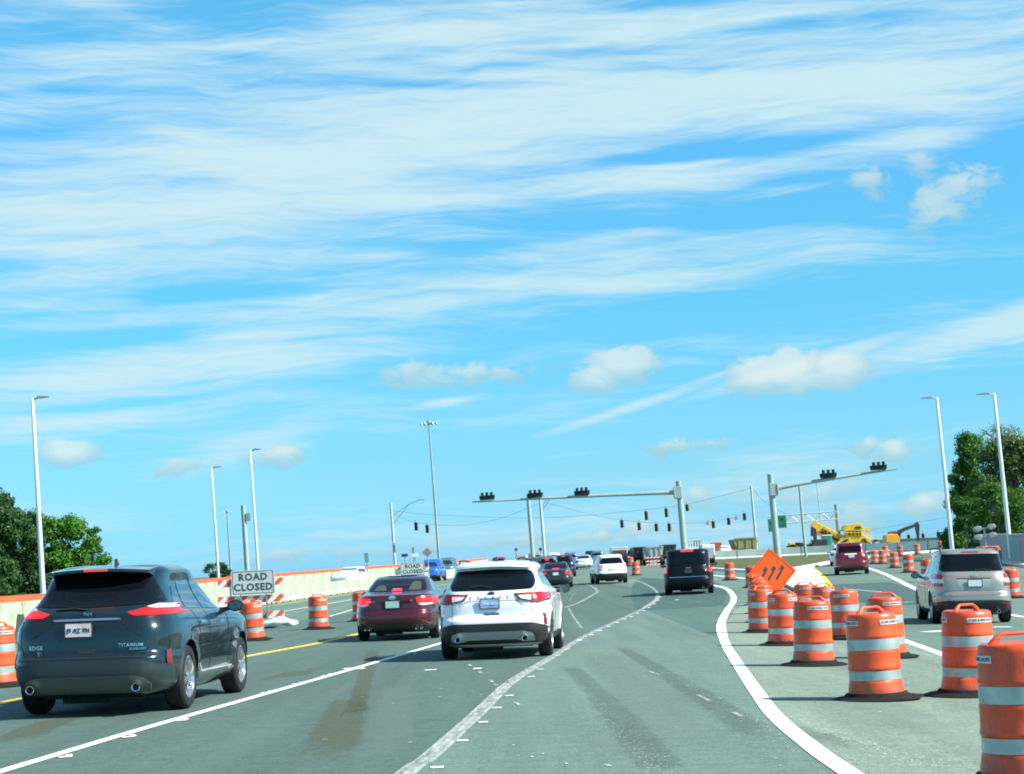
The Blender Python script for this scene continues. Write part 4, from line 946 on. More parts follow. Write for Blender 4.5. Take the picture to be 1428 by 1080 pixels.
# ------------------------------------------------------------------ poles, masts and signals
PW = mat('pole_white', (.70, .74, .76), .35, .3, var=.06, vs=2); PG = mat('pole_grey_green', (.33, .42, .38), .5, .2, var=.12, vs=2); PCON = mat('pole_concrete', (.42, .48, .44), .8, var=.15, vs=2)
SIGB = mat('signal_black', (.012, .014, .016), .5); SIGY = mat('signal_yellow', (.55, .42, .05), .5)
def lamp_post(px, Y, py_top, arm, label, w=.145):
    p = col(px, Y); h = 10
    while proj((p.x - math.sin(-TILT) * h, Y, p.z + h))[1] > py_top: h += .05
    t = thing('lamp_post', label, 'lamp post', p, 0, None, TILT)
    bm = BM(); lathe(bm, [(w * 1.0, -.3), (w, .5), (w * .85, h * .5), (w * .58, h - .1), (.0, h)], 16); mk('pole', bm, PW, t, smooth=.7)
    bm = BM(); lathe(bm, [(w * 1.8, 0), (w * 1.8, .05), (w * 1.2, .3), (w, .32)], 12); mk('base_flange', bm, STEEL, t)
    bm = BM(); tube(bm, [(0, 0, h - .12), (arm * .45, 0, h + .0)], .04, 8); mk('arm', bm, STEEL, t)
    bm = BM(); prism(bm, [(arm * .30, h - .03), (arm * .5, h - .06), (arm * 1.02, h - .02), (arm * 1.05, h + .02), (arm * .5, h + .09), (arm * .3, h + .05)], lambda u, v: Vector((u, -.13, v)), (0, .26, 0)); mk('lamp_head', bm, STEEL, t, bevel=.015)
    return t
lamp_post(62, 100, 556, .85, 'tall white lamp post at the far left beside the trees')
lamp_post(306, 162, 653, .85, 'thinner white lamp post left of the road closed sign', .125)
lamp_post(362, 148, 628, .85, 'white lamp post rising from behind the road closed sign', .125)
lamp_post(1330, 118, 555, -.95, 'white lamp post in front of the left edge of the right-hand trees', .14)
lamp_post(1411, 112, 549, -1.0, 'rightmost white lamp post in front of the right-hand trees', .14)
def high_mast(px, Y, H_, label, w):
    p = col(px, Y); t = thing('high_mast', label, 'light mast', p, 0, None, TILT); bm = BM(); lathe(bm, [(w, -1), (w * .8, H_ * .5), (w * .5, H_)], 14); mk('pole', bm, mat('mast_grey', (.30, .36, .36), .6, .3, var=.2, vs=.5), t, smooth=.7)
    bm = BM(); lathe(bm, [(.25, H_ - .2), (.5, H_ - .1), (.5, H_ + .3), (.2, H_ + .7)], 12)
    for k in range(6): a = k * PI / 3; tube(bm, [(0, 0, H_), (math.cos(a) * 1.3, math.sin(a) * 1.3, H_)], .08, 6)
    mk('crown_ring', bm, STEEL, t)
    for k in range(6):
        a = k * PI / 3; bm = BM(); lathe(bm, [(.26, -.25), (.30, -.1), (.14, .2), (.1, .3)], 12, Matrix.Translation((math.cos(a) * 1.5, math.sin(a) * 1.5, H_)) @ Matrix.Rotation(.25, 4, 'X')); mk('floodlight', bm, STEEL, t, smooth=.7)
high_mast(613, 380, 28.6, 'very tall light mast with a ring of floodlights left of centre', .27)
high_mast(324, 700, 30, 'distant slender light mast between the two left lamp posts', .45)
def post(name, px, Y, py_top, r, label, cat='pole', m=None, top=None):
    p = col(px, Y); h = 2
    while proj((p.x - math.sin(-TILT) * h, Y, p.z + h))[1] > py_top: h += .05
    t = thing(name, label, cat, p, 0, None, TILT); bm = BM(); lathe(bm, [(r, -.3), (r * .82, h), (0, h + .02)], 14); mk('shaft', bm, m or PCON, t, smooth=.7); return t, h, p
t, h, p = post('utility_pole', 347, 148, 705, .22, 'thick grey-green bare post with a small box on its side, beside the left lamp posts', m=PG)
bm = BM(); box(bm, .34, -.05, h - .95, .32, .3, .6); box(bm, .2, 0, h - .95, .2, .06, .06); mk('equipment_box', bm, STEEL, t)
t, h, p = post('signal_pole', 552, 260, 701, .19, 'concrete span-wire pole with a thin lamp arm at left of the intersection')
bm = BM(); tube(bm, [(0, 0, h - 3.1), (2.6, 0, h - .4), (4.0, 0, h - .0)], .05, 6); tube(bm, [(0, 0, h - 2.0), (2.4, 0, h - .5)], .035, 6); mk('lamp_arm', bm, STEEL, t); bm = BM(); box(bm, 4.2, 0, h, .8, .3, .12); mk('lamp_head', bm, STEEL, t)
PA = (p, h)
t, h, p = post('signal_pole', 745, 190, 690, .235, 'thicker grey-green pole under the long signal arm in the middle', m=PG)
t, h, p = post('signal_pole', 761, 226, 697, .20, 'thinner concrete pole with forked brackets right of the middle pole')
bm = BM(); tube(bm, [(0, 0, h - 1.6), (1.1, 0, h - .1)], .05, 6); tube(bm, [(0, 0, h - 1.2), (.8, 0, h)], .04, 6); mk('bracket', bm, STEEL, t); PB_ = (p, h)
t, h, p = post('signal_pole', 1056, 262, 678, .19, 'concrete span-wire pole standing left of the right signal mast'); PC_ = (p, h)
t, h, p = post('signal_pole', 1124, 200, 674, .15, 'grey pole standing under the right signal arm, left of the yellow machine', m=PG)
t, h, p = post('utility_pole', 1148, 300, 674, .09, 'very thin pole under the right signal arm')
def signal_bank(t, x, z, w=1.28):
    bm = BM(); prism(bm, rnd([(x - w / 2, z + .16), (x + w / 2, z + .16), (x + w / 2 - .06, z - .2), (x - w / 2 + .06, z - .2)], .05), lambda u, v: Vector((u, -.22, v)), (0, .2, 0)); hd_ = mk('signal_head', bm, SIGB, t, bevel=.02)
    for k in (-1, 0, 1):
        bm = BM(); tube(bm, [(x + k * .36, -.28, z + .12), (x + k * .36, -.30, z + .40)], .115, 12); mk('visor', bm, SIGB, hd_)
def mast_arm(px, Y, py_top, r, arm_end, zt_a, zt_b, heads, label):
    t, h, p = post('signal_mast', px, Y, py_top, r, label, 'traffic signal', PG)
    s = 1 if arm_end > 0 else -1
    def pt(d): q = d / abs(arm_end); return Vector((s * d, 0, zt_a + (zt_b - zt_a) * (q ** .8)))
    bm = BM(); n = 14; tube(bm, [pt(abs(arm_end) * i / n) for i in range(n + 1)], [.18 - .12 * i / n for i in range(n + 1)], 12); mk('mast_arm', bm, PG, t, smooth=.7)
    bm = BM(); box(bm, s * .12, 0, zt_a, .62, .62, .95); box(bm, s * .42, 0, zt_a, .12, .72, .72); mk('arm_bracket', bm, PG, t, bevel=.04)
    for d in heads: q = pt(d); signal_bank(t, q.x, q.z + .30)
    return t, h
# left arm: pole foot at column 953, tip at 652
mast_arm(957, 150, 672, .27, -16.4, 6.15, 6.70, (15.2, 11.4, 7.7), 'traffic signal mast whose long arm reaches left over the lanes with three signal heads')
mast_arm(1086, 140, 662, .27, 9.35, 5.75, 6.55, (4.25, 8.0), 'traffic signal mast whose arm slopes up to the right with two signal heads')
# span wires with hanging signals
def wire(name, pts, Y, label, r=.02):
    bm = BM(); P_ = smoothpts([Vector(at(x, y, Y)) for x, y in pts], 6); tube(bm, P_, r, 5)
    tag(mk(name, bm, mat('cable', (.10, .13, .13), .6)), label, 'cable')
wire('span_wire', [(544, 712), (600, 718), (700, 722), (770, 722), (830, 718), (900, 711), (960, 703), (1047, 681)], 260, 'upper span wire sagging across the whole intersection')
wire('span_wire', [(544, 713), (576, 728), (640, 733), (698, 723), (755, 701)], 260, 'lower left span wire carrying two signals beside the light mast')
wire('span_wire', [(757, 700), (830, 719), (880, 727), (933, 730), (980, 729), (1018, 723), (1045, 716)], 260, 'lower right span wire carrying seven signals behind the left mast')
wire('guy_wire', [(1050, 681), (1075, 706), (1170, 752)], 262, 'slanting cable running down to the right from the concrete pole')
wire('span_wire', [(1195, 742), (1240, 735), (1320, 722)], 300, 'faint span wire above the excavator')
wire('span_wire', [(1230, 757), (1290, 747), (1322, 741)], 300, 'low span wire with three signals behind the excavator')
def hang_signal(px, py, Y, label, yel=True, hh=1.05):
    c_ = at(px, py, Y); t = thing('hanging_signal', label, 'traffic signal', c_, 0, 'signals hanging from the span wires', TILT)
    bm = BM(); box(bm, 0, 0, 0, .40, .22, hh); mk('housing', bm, SIGB, t, bevel=.03)
    bm = BM(); box(bm, .24, .06, 0, .10, .12, hh * .96); mk('back_edge', bm, SIGY if yel else STEEL, t)
    bm = BM(); tube(bm, [(0, 0, hh / 2 - .02), (0, 0, hh / 2 + .35)], .03, 6); mk('hanger', bm, DARK, t)
    for k in (-1, 0, 1): bm = BM(); tube(bm, [(0, -.1, k * hh * .31), (0, -.26, k * hh * .31 - .02)], .13, 10); mk('visor', bm, SIGB, t)
ord_ = ['first', 'second', 'third', 'fourth']
for i, (x, y) in enumerate([(867, 731), (891, 734.5), (915, 736), (933, 736)]): hang_signal(x, y, 259, f'{ord_[i]} signal from the left in the low row left of the mast pole', False)
for i, (x, y) in enumerate([(901, 719.5), (929, 715.5), (958, 708.5)]): hang_signal(x, y, 258, f'{ord_[i]} signal from the left in the higher yellow-edged row by the mast pole', True, 1.2 if i < 2 else .9)
for i, (x, y) in enumerate([(994.5, 732), (1016, 727.5), (1038, 721)]): hang_signal(x, y, 259, f'{ord_[i]} signal from the left between the mast pole and the concrete pole', True, .95)
for i, (x, y) in enumerate([(580, 734.5), (595.5, 738)]): hang_signal(x, y, 259, ('left' if i == 0 else 'right') + ' signal of the pair hanging just left of the tall light mast', False, 1.1)
for i, (x, y) in enumerate([(1267, 749.5), (1287, 748), (1308, 745.5)]): hang_signal(x, y, 298, f'{ord_[i]} small signal from the left behind the excavator', False, .8)
for i, (x, y) in enumerate([(987, 730.5), (1026.5, 723)]):
    c_ = at(x, y, 259.5); t = thing('street_sign', ('left' if i == 0 else 'right') + ' small sign disc hanging among the right-hand signals', 'sign', c_); bm = BM(); lathe(bm, [(.22, -.02), (.24, 0), (.22, .02)], 16, Matrix.Rotation(PI / 2, 4, 'X')); mk('disc', bm, mat('sign_mauve', (.32, .26, .30), .6), t); bm = BM(); tube(bm, [(0, 0, .2), (0, 0, .5)], .03, 6); mk('hanger', bm, DARK, t)
# small signs and cameras on thin posts
def small_sign(px, Y, py_top, py_bot, wpx, m, label, diamond=False):
    p = col(px, Y); s = Y / F; c_ = at(px, (py_top + py_bot) / 2, Y); zc = c_.z - p.z; hh = (py_bot - py_top) * s / 2; w = wpx * s / 2
    t = thing('street_sign', label, 'sign', p, 0, None, TILT); bm = BM(); tube(bm, [(0, .03, -.2), (0, .03, zc + hh * .8)], .05, 8); mk('post', bm, STEEL, t)
    poly = [(0, zc - hh), (w, zc), (0, zc + hh), (-w, zc)] if diamond else rnd(ex_rect(-w, zc - hh, w, zc + hh), .05)
    bm = BM(); prism(bm, poly, lambda u, v: Vector((u, -.04, v)), (0, .04, 0)); mk('panel', bm, m, t, bevel=.01)
SB = mat('sign_back', (.22, .32, .30), .5, .4, var=.2, vs=4); SBR = mat('sign_back_brown', (.25, .20, .20), .6, var=.3, vs=5); SDK = mat('sign_dark', (.03, .04, .05), .6)
small_sign(514, 150, 771, 784, 5.5, SB, 'narrow grey-green sign seen from behind, right of the white car behind the barrier')
small_sign(567, 160, 772.5, 776.5, 9, SDK, 'flat dark box on a thin post above the smaller road closed sign')
small_sign(579.5, 158, 763, 772, 3, SB, 'thin upright sign above the white blobs by the smaller road closed sign')
small_sign(581.5, 157, 772, 777, 8, STRIPE_W, 'small white plate left of the brown diamond sign')
small_sign(599, 155, 764, 777, 15, SBR, 'brown diamond sign seen from behind, above the blue SUV', True)
small_sign(723, 140, 764.5, 768, 4, SDK, 'small black box on a thin post above the queue, left of the middle pole')
small_sign(757, 141, 764, 768, 4, SDK, 'small black box on a thin post between the two middle poles')
# overhead sign gantry
t = thing('sign_gantry', 'overhead truss gantry with two green signs behind the right mast', 'gantry', col(1172, 232), 0, None, TILT); g0 = t.location; s_ = 232 / F
bm = BM(); hp = (782 - 713) * s_ - .0; lathe(bm, [(.24, -.5), (.22, 5.9), (0, 5.95)], 14); mk('gantry_post', bm, mat('gantry_grey', (.26, .31, .32), .6, .3), t)
bm = BM(); xa = -8.4; n = 9
for z in (4.1, 5.05):
    for y in (-.4, .4): tube(bm, [(xa, y, z), (0, y, z)], .07, 6)
for i in range(n):
    x0, x1 = xa * i / n, xa * (i + 1) / n
    for y in (-.4, .4): tube(bm, [(x0, y, 4.1 if i % 2 else 5.05), (x1, y, 5.05 if i % 2 else 4.1)], .05, 5)
mk('truss', bm, mat('gantry_pale', (.52, .60, .60), .5, .3), t)
GS = mat('sign_green', (.01, .17, .09), .5, var=.2, vs=1)
for x0, x1, z0, z1 in ((-8.55, -7.65, 3.2, 4.75), (-7.5, -6.3, 3.55, 5.1)):
    bm = BM(); box(bm, (x0 + x1) / 2, -.55, (z0 + z1) / 2, x1 - x0, .06, z1 - z0); pn_ = mk('sign_panel', bm, GS, t)
    bm = BM(); box(bm, (x0 + x1) / 2, -.59, z0 + .35, (x1 - x0) * .7, .01, .12); box(bm, (x0 + x1) / 2 + .1, -.59, z1 - .45, .5, .01, .4); mk('sign_legend', bm, mat('legend_dark', (.02, .05, .05), .5), pn_)

# ------------------------------------------------------------------ trees
BARK = mat('bark', (.16, .13, .10), .9, var=.4, vs=3)
def leafmat(name, a, b_):
    m = bpy.data.materials.new(name); m.use_nodes = True; t = m.node_tree; b = t.nodes['Principled BSDF']; b.inputs['Roughness'].default_value = .55; b.inputs['Specular IOR Level'].default_value = .3
    tcn = t.nodes.new('ShaderNodeTexCoord'); n = t.nodes.new('ShaderNodeTexNoise'); n.inputs['Scale'].default_value = .9; n.inputs['Detail'].default_value = 6; n.inputs['Roughness'].default_value = .75; t.links.new(tcn.outputs['Object'], n.inputs[0])
    r = t.nodes.new('ShaderNodeValToRGB'); r.color_ramp.elements[0].position = .35; r.color_ramp.elements[1].position = .65; r.color_ramp.elements[0].color = (*a, 1); r.color_ramp.elements[1].color = (*b_, 1); t.links.new(n.outputs[0], r.inputs[0]); t.links.new(r.outputs[0], b.inputs['Base Color'])
    tl = t.nodes.new('ShaderNodeBsdfTranslucent'); t.links.new(r.outputs[0], tl.inputs[0]); mx = t.nodes.new('ShaderNodeMixShader'); mx.inputs[0].default_value = .3
    t.links.new(b.outputs[0], mx.inputs[1]); t.links.new(tl.outputs[0], mx.inputs[2]); t.links.new(mx.outputs[0], t.nodes['Material Output'].inputs['Surface']); return m
LG = leafmat('leaf_green', (.026, .10, .010), (.065, .20, .02)); LD = leafmat('leaf_dark', (.018, .055, .012), (.04, .11, .022)); LB = leafmat('leaf_bright', (.034, .13, .008), (.075, .24, .016)); LO = leafmat('leaf_olive', (.055, .10, .02), (.13, .20, .05))
def tree(name, label, p, H, R, lm, seed, n=9000, leaf=.28, shape='round', base=.12, clumps=46, dens=.42, grp='trees beside the road'):
    rg = random.Random(seed); t = thing(name, label, 'tree', p, 0, grp)
    bm = BM(); tube(bm, [(0, 0, -.5), (rg.uniform(-.2, .2), 0, H * .3), (rg.uniform(-.3, .3), rg.uniform(-.3, .3), H * .6), (0, 0, H * .93)], [.30 * H / 10, .22 * H / 10, .13 * H / 10, .03], 8)
    cl = []
    for i in range(clumps):
        q = rg.random(); z = H * (base + (1 - base) * (q ** .85) * .97)
        if shape == 'round': e = math.sqrt(max(.05, 1 - ((z / H - (base + 1) / 2) / ((1 - base) / 2)) ** 2))
        elif shape == 'pine': e = (1 - ((z / H - base) / (1 - base)) ** 1.6) * .95 + .12
        else: e = .75 + .25 * math.sin(z)
        a = rg.uniform(0, 2 * PI); r = R * e * math.sqrt(rg.random()) * rg.uniform(.75, 1.08)
        cl.append((Vector((r * math.cos(a), r * math.sin(a), z)), R * rg.uniform(.14, .34) * (1.0 if shape != 'sparse' else .8)))
    for c_, r in cl:
        tube(bm, [(0, 0, max(.1, c_.z - r * 2.2 - .3)), (c_.x * .5, c_.y * .5, c_.z - r * .9), tuple(c_)], [.07 * H / 10, .045 * H / 10, .012], 5, False)
    mk('trunk', bm, BARK, t, smooth=.8)
    vs, fs = [], []; tot = sum(r ** 2 for _, r in cl)
    for c_, r in cl:
        for k in range(int(n * r * r / tot)):
            d = Vector((rg.gauss(0, 1), rg.gauss(0, 1), rg.gauss(0, 1))); d.normalize(); rad = r * (rg.random() ** dens) * rg.uniform(.7, 1.25)
            c2 = c_ + Vector((d.x * rad, d.y * rad, d.z * rad * .72)); s = leaf * rg.uniform(.5, 1.15)
            nrm = (d + Vector((rg.gauss(0, .6), rg.gauss(0, .6), rg.gauss(0, .6) + .4))).normalized(); u = nrm.orthogonal().normalized(); u.rotate(Matrix.Rotation(rg.uniform(0, 6.28), 3, nrm)); w = nrm.cross(u)
            i0 = len(vs); vs += [c2 - u * s * .5, c2 + w * s * .28, c2 + u * s * .5, c2 - w * s * .28]; fs.append((i0, i0 + 1, i0 + 2, i0 + 3))
    me = bpy.data.meshes.new('crown'); me.from_pydata([tuple(v) for v in vs], [], fs); me.materials.append(lm); new_obj('crown', me, t)
tree('broadleaf_tree', 'dark leafy tree at the far left edge, tallest of the left trees', col(10, 122), 7.3, 2.8, LD, 3, 30000, .30, 'round', .0, 85)
tree('broadleaf_tree', 'dark green tree just left of the far left lamp post', col(-35, 112), 7.4, 3.2, LD, 13, 24000, .30, 'round', .0, 50)
tree('broadleaf_tree', 'bright green rounded tree right of the far left lamp post', col(88, 138), 6.1, 3.0, LB, 5, 34000, .30, 'round', .0, 80)
tree('broadleaf_tree', 'low fringe tree with loose twigs at the right end of the left trees', col(124, 146), 5.6, 1.8, LG, 8, 5000, .22, 'sparse', .1, 34)
tree('shrub', 'small dark bush behind the foot of the thin left lamp post', col(303, 185), 2.5, 1.7, LD, 9, 4500, .22, 'round', .0, 26)
tree('pine_tree', 'dense dark green conifer left of the rightmost lamp post', col(1362, 150), 9.6, 2.7, LG, 21, 30000, .28, 'pine', .0, 95)
tree('pine_tree', 'narrow ragged conifer at the left edge of the right-hand trees', col(1340, 158), 7.2, 1.5, LG, 22, 8000, .24, 'pine', .0, 44)
tree('broadleaf_tree', 'pale sparse twiggy tree rising above the conifer beside the rightmost lamp post', col(1412, 165), 11.0, 3.6, LO, 23, 4800, .20, 'sparse', .3, 120)
tree('broadleaf_tree', 'olive green bushy tree at the right edge of the photo', col(1420, 140), 8.6, 3.6, LO, 24, 26000, .28, 'round', .0, 70)
tree('broadleaf_tree', 'bright green undergrowth tree behind the grey wall on the right', col(1395, 135), 5.2, 3.2, LG, 25, 15000, .22, 'round', .0, 50)

# ------------------------------------------------------------------ construction machines
YEL = mat('machine_yellow', (.80, .45, .01), .45, 0, .2, var=.25, vs=2); YD = mat('machine_dark', (.03, .032, .03), .6, var=.3, vs=3); YK = mat('machine_khaki', (.26, .25, .10), .7, var=.3, vs=1.5); ORM = mat('machine_orange', (.85, .40, .02), .45, 0, .2, var=.15, vs=2)
def bxs(name, t, m, L_, bevel=.03):
    bm = BM()
    for b in L_: box(bm, *b[:6])
    return mk(name, bm, m, t, bevel=bevel)
def facing(Y): return Y / F
# cold milling machine with its loading conveyor pointing up to the left
Ym = 232; s = Ym / F; t = thing('milling_machine', 'big yellow road milling machine with its conveyor boom raised to the left', 'construction machine', col(1194, Ym))
m0 = t.location
def L(px, py, Y_=Ym): v = at(px, py, Y_) - m0; return v
def Lp(t0, Y_): return lambda px, py: at(px, py, Y_) - t0
def ppoly(bm, pts, f, y0, d): prism(bm, pts, lambda u, v: Vector((f(u, v).x, y0, f(u, v).z)), (0, d, 0))
bm = BM(); ppoly(bm, [(1162, 762), (1170, 752), (1178, 748), (1180, 742), (1196, 739), (1204, 748), (1212, 752), (1216, 768), (1164, 770)], L, -1.0, 2.2); mk('hull', bm, YEL, t, bevel=.06)
bm = BM(); ppoly(bm, [(1174, 741), (1177, 733), (1198, 730), (1202, 737), (1201, 741)], L, -1.1, 2.4); mk('canopy', bm, YEL, t, bevel=.04)
bm = BM(); ppoly(bm, [(1181, 747), (1181, 741), (1196, 739.5), (1200, 746)], L, -1.05, .1); ppoly(bm, [(1186, 765), (1190, 757), (1200, 755), (1204, 765)], L, -1.08, .1); ppoly(bm, [(1205, 764), (1206, 757), (1211, 757), (1212, 764)], L, -1.08, .1); mk('dark_opening', bm, YD, t)
bm = BM(); ppoly(bm, [(1132, 731), (1137, 727.5), (1146, 733), (1186, 752), (1186, 764), (1172, 762), (1139, 745), (1132, 739)], L, -.6, 1.0); cv = mk('conveyor', bm, YEL, t, bevel=.04)
bm = BM(); ppoly(bm, [(1139, 742), (1146, 741), (1181, 759), (1178, 761)], L, -.63, .06); ppoly(bm, [(1146, 737.5), (1160, 745), (1158, 746.5), (1144, 739.5)], L, -.63, .06); mk('conveyor_truss', bm, YD, cv)
bm = BM(); ppoly(bm, [(1131, 735), (1137, 738), (1138, 748), (1131, 748)], L, -.7, 1.1); mk('chute_flap', bm, YD, cv)
bm = BM(); tube(bm, [L(1208, 752), L(1209, 737)], .10, 8); box(bm, L(1209, 738).x, 0, L(1209, 738).z, .55, .5, .35); tube(bm, [L(1213, 752), L(1215, 742)], .08, 8); mk('exhaust_stack', bm, YEL, t)
bm = BM()
for x in (1170, 1206):
    c_ = L(x, 772); box(bm, c_.x, -.5, .3, 1.6, .5, .7); box(bm, c_.x, .9, .3, 1.6, .5, .7)
mk('crawler_track', bm, YD, t, bevel=.1)
bm = BM()
for px in (1180, 1185, 1190, 1195, 1199): a_, b__ = L(px, 741.5), L(px, 747.5); tube(bm, [(a_.x, -1.12, a_.z), (b__.x, -1.12, b__.z)], .05, 5)
a_, b__ = L(1176, 743.5), L(1203, 743.5); tube(bm, [(a_.x, -1.14, a_.z), (b__.x, -1.14, b__.z)], .045, 5); mk('guard_rail', bm, YEL, t)
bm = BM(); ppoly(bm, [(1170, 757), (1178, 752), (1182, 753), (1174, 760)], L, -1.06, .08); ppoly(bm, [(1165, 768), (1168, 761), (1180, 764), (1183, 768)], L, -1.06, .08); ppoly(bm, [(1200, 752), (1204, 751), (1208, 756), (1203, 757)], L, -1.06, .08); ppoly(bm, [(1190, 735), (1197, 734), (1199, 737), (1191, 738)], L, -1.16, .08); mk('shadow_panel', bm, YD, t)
bm = BM()
for q in range(7): c_ = L(1147 + q * 5.2, 739 + q * 2.75); box(bm, c_.x, -.66, c_.z, .10, .06, .5)
mk('conveyor_rib', bm, mat('machine_ochre', (.38, .22, .02), .5), cv)
# excavator
Ye = 244; t = thing('excavator', 'orange-yellow excavator with a dark boom bent down to the right', 'construction machine', col(1245, Ye)); m0 = t.location; LE = Lp(Vector(m0), Ye)
bm = BM(); ppoly(bm, [(1233, 757), (1233, 747), (1238, 745), (1249, 746), (1252, 750), (1252, 758)], LE, -1.2, 2.4); mk('body', bm, ORM, t, bevel=.06)
bm = BM(); ppoly(bm, [(1238, 746), (1239, 742), (1247, 741), (1250, 746)], LE, -1.1, 1.4); mk('cab', bm, mat('excavator_cab', (.20, .08, .06), .5), t)
bm = BM(); ppoly(bm, [(1248, 757), (1246, 748), (1252, 740), (1262, 735.5), (1277, 730.5), (1278, 734), (1263, 740), (1256, 744), (1254, 757)], LE, -.3, .55); mk('boom', bm, YD, t, bevel=.03)
bm = BM(); ppoly(bm, [(1276, 729), (1280, 728), (1282, 733), (1281.5, 754), (1279.5, 757), (1278, 745), (1276, 737)], LE, -.25, .45); mk('stick', bm, YD, t, bevel=.03)
bm = BM(); ppoly(bm, [(1258, 742), (1275, 735), (1275.3, 736), (1258.4, 743)], LE, -.5, .15); mk('hydraulic_ram', bm, CHROME, t)
bm = BM(); c_ = LE(1242, 765); box(bm, c_.x, -1.0, .4, 4.0, .6, .8); box(bm, c_.x, 1.0, .4, 4.0, .6, .8); mk('crawler_track', bm, YD, t, bevel=.15)
# small yellow roller, loader, portable toilet, truck, generator
Yr = 236; t = thing('road_roller', 'small yellow roller between the milling machine and the excavator', 'construction machine', col(1222, Yr)); LR = Lp(Vector(t.location), Yr)
bm = BM(); ppoly(bm, [(1215, 764), (1217, 757), (1224, 756), (1227, 760), (1227, 765)], LR, -.8, 1.6); mk('body', bm, YEL, t, bevel=.05)
bm = BM(); ppoly(bm, [(1219, 757), (1220, 752.5), (1223, 752.5), (1224, 757)], LR, -.5, 1.0); mk('seat_post', bm, YD, t)
bm = BM(); c_ = LR(1218, 766); lathe(bm, [(.5, -.8), (.5, .8)], 18, Matrix.Translation((c_.x, 0, .5)) @ Matrix.Rotation(PI / 2, 4, 'X')); c_ = LR(1226, 766); lathe(bm, [(.5, -.8), (.5, .8)], 18, Matrix.Translation((c_.x, 0, .5)) @ Matrix.Rotation(PI / 2, 4, 'X')); mk('drum', bm, YD, t, smooth=.5)
Yl = 229; t = thing('wheel_loader', 'yellow and dark wheel loader parked behind the white barrier right of the right mast', 'construction machine', col(1110, Yl)); LL = Lp(Vector(t.location), Yl)
bm = BM(); ppoly(bm, [(1099, 767), (1100, 758), (1106, 757), (1108, 762), (1118, 762), (1118, 767)], LL, -.9, 1.8); ppoly(bm, [(1127, 767), (1128, 760), (1132, 754), (1136, 755), (1138, 766)], LL, -.9, 1.8); mk('body', bm, YEL, t, bevel=.04)
bm = BM(); ppoly(bm, [(1106, 762), (1108, 757), (1118, 757), (1120, 762)], LL, -.8, 1.6); mk('cab', bm, SIDEGLASS, t, bevel=.04)
bm = BM(); ppoly(bm, [(1096, 754.5), (1097, 749), (1097.6, 749), (1097.6, 753), (1121, 753), (1121, 754.5)], LL, -.1, .2); ppoly(bm, [(1131, 756), (1131.5, 751), (1136, 750), (1137, 756)], LL, -.3, .6); mk('rail', bm, mat('pale_rail', (.6, .66, .66), .5), t)
bm = BM()
for px in (1104, 1117, 1130): c_ = LL(px, 768); lathe(bm, [(.65, -.9), (.65, .9)], 18, Matrix.Translation((c_.x, 0, .65)) @ Matrix.Rotation(PI / 2, 4, 'X'))
mk('wheel', bm, YD, t, smooth=.5)
t = thing('portable_toilet', 'green portable toilet cabin beside the white car ahead of the maroon SUV', 'toilet cabin', col(1154, 226)); bm = BM(); box(bm, 0, 0, 1.05, 1.1, 1.1, 2.1); mk('cabin', bm, mat('cabin_green', (.03, .35, .26), .5), t, bevel=.04); bm = BM(); box(bm, 0, 0, 2.17, 1.2, 1.2, .14); mk('roof', bm, STRIPE_W, t, bevel=.04); bm = BM(); box(bm, 0, -.56, 1.05, .7, .02, 1.8); mk('door', bm, mat('cabin_door', (.02, .26, .20), .5), t)
t = thing('generator_trailer', 'dark generator trailer left of the green toilet cabin', 'trailer', col(1144, 225)); bxs('housing', t, YD, [(0, 0, 1.15, 1.7, 1.2, 1.2), (-.5, 0, 2.0, .4, .4, .5)]); bm = BM()
for x in (-.5, .5): lathe(bm, [(.35, -.7), (.35, .7)], 16, Matrix.Translation((x, 0, .35)) @ Matrix.Rotation(PI / 2, 4, 'X'))
mk('wheel', bm, RUBBER, t)
# dump truck bodies at a distance
def dump_truck(px, Y, w, bed_m, cab_m, label, h=2.2, bedpoly=None, cab=True):
    t = thing('dump_truck', label, 'truck', col(px, Y), 0, 'work trucks in the distance')
    bm = BM(); hw = w / 2; prism(bm, bedpoly or [(-hw * .75, .8), (hw * .75, .8), (hw, h), (-hw, h)], lambda u, v: Vector((u, -1, v)), (0, 5.5, 0)); mk('bed', bm, bed_m, t, bevel=.05)
    bm = BM()
    for k in range(3): x = -hw * .6 + k * hw * .6; box(bm, x, -1.04, (h + .8) / 2, .07, .08, (h - .8) * .9)
    box(bm, 0, -1.04, h - .08, w * .94, .08, .14); mk('bed_rib', bm, bed_m, t)
    bm = BM(); box(bm, 0, 2.5, .68, w * .5, 7.0, .22); mk('chassis', bm, DARK, t)
    if cab: bm = BM(); box(bm, 0, 5.9, 1.25, min(2.0, w * .95), 1.5, 1.4); mk('cab', bm, cab_m, t, bevel=.12)
    for y in (.2, 1.5, 5.9):
        for s in (-1, 1): bm = BM(); lathe(bm, [(.38, -.14), (.38, .14)], 18, Matrix.Translation((s * (min(hw, 1.15) - .1), y, .38)) @ Matrix.Rotation(PI / 2, 4, 'Y')); mk('wheel', bm, RUBBER, t, smooth=.6)
    bm = BM(); box(bm, -.9 if w > 2 else -.6, -1.06, .95, .25, .06, .14); box(bm, .9 if w > 2 else .6, -1.06, .95, .25, .06, .14); mk('tail_light', bm, REDL, t)
    return t
dump_truck(895, 205, 1.7, mat('bed_dark', (.03, .045, .05), .6, var=.3, vs=2), YD, 'dark dump truck seen end-on left of the silver trailer', 1.95)
dump_truck(914, 198, 1.75, mat('bed_silver', (.42, .46, .44), .5, .2, var=.2, vs=2), STRIPE_W, 'silver-sided dump trailer left of the black SUV', 1.95)
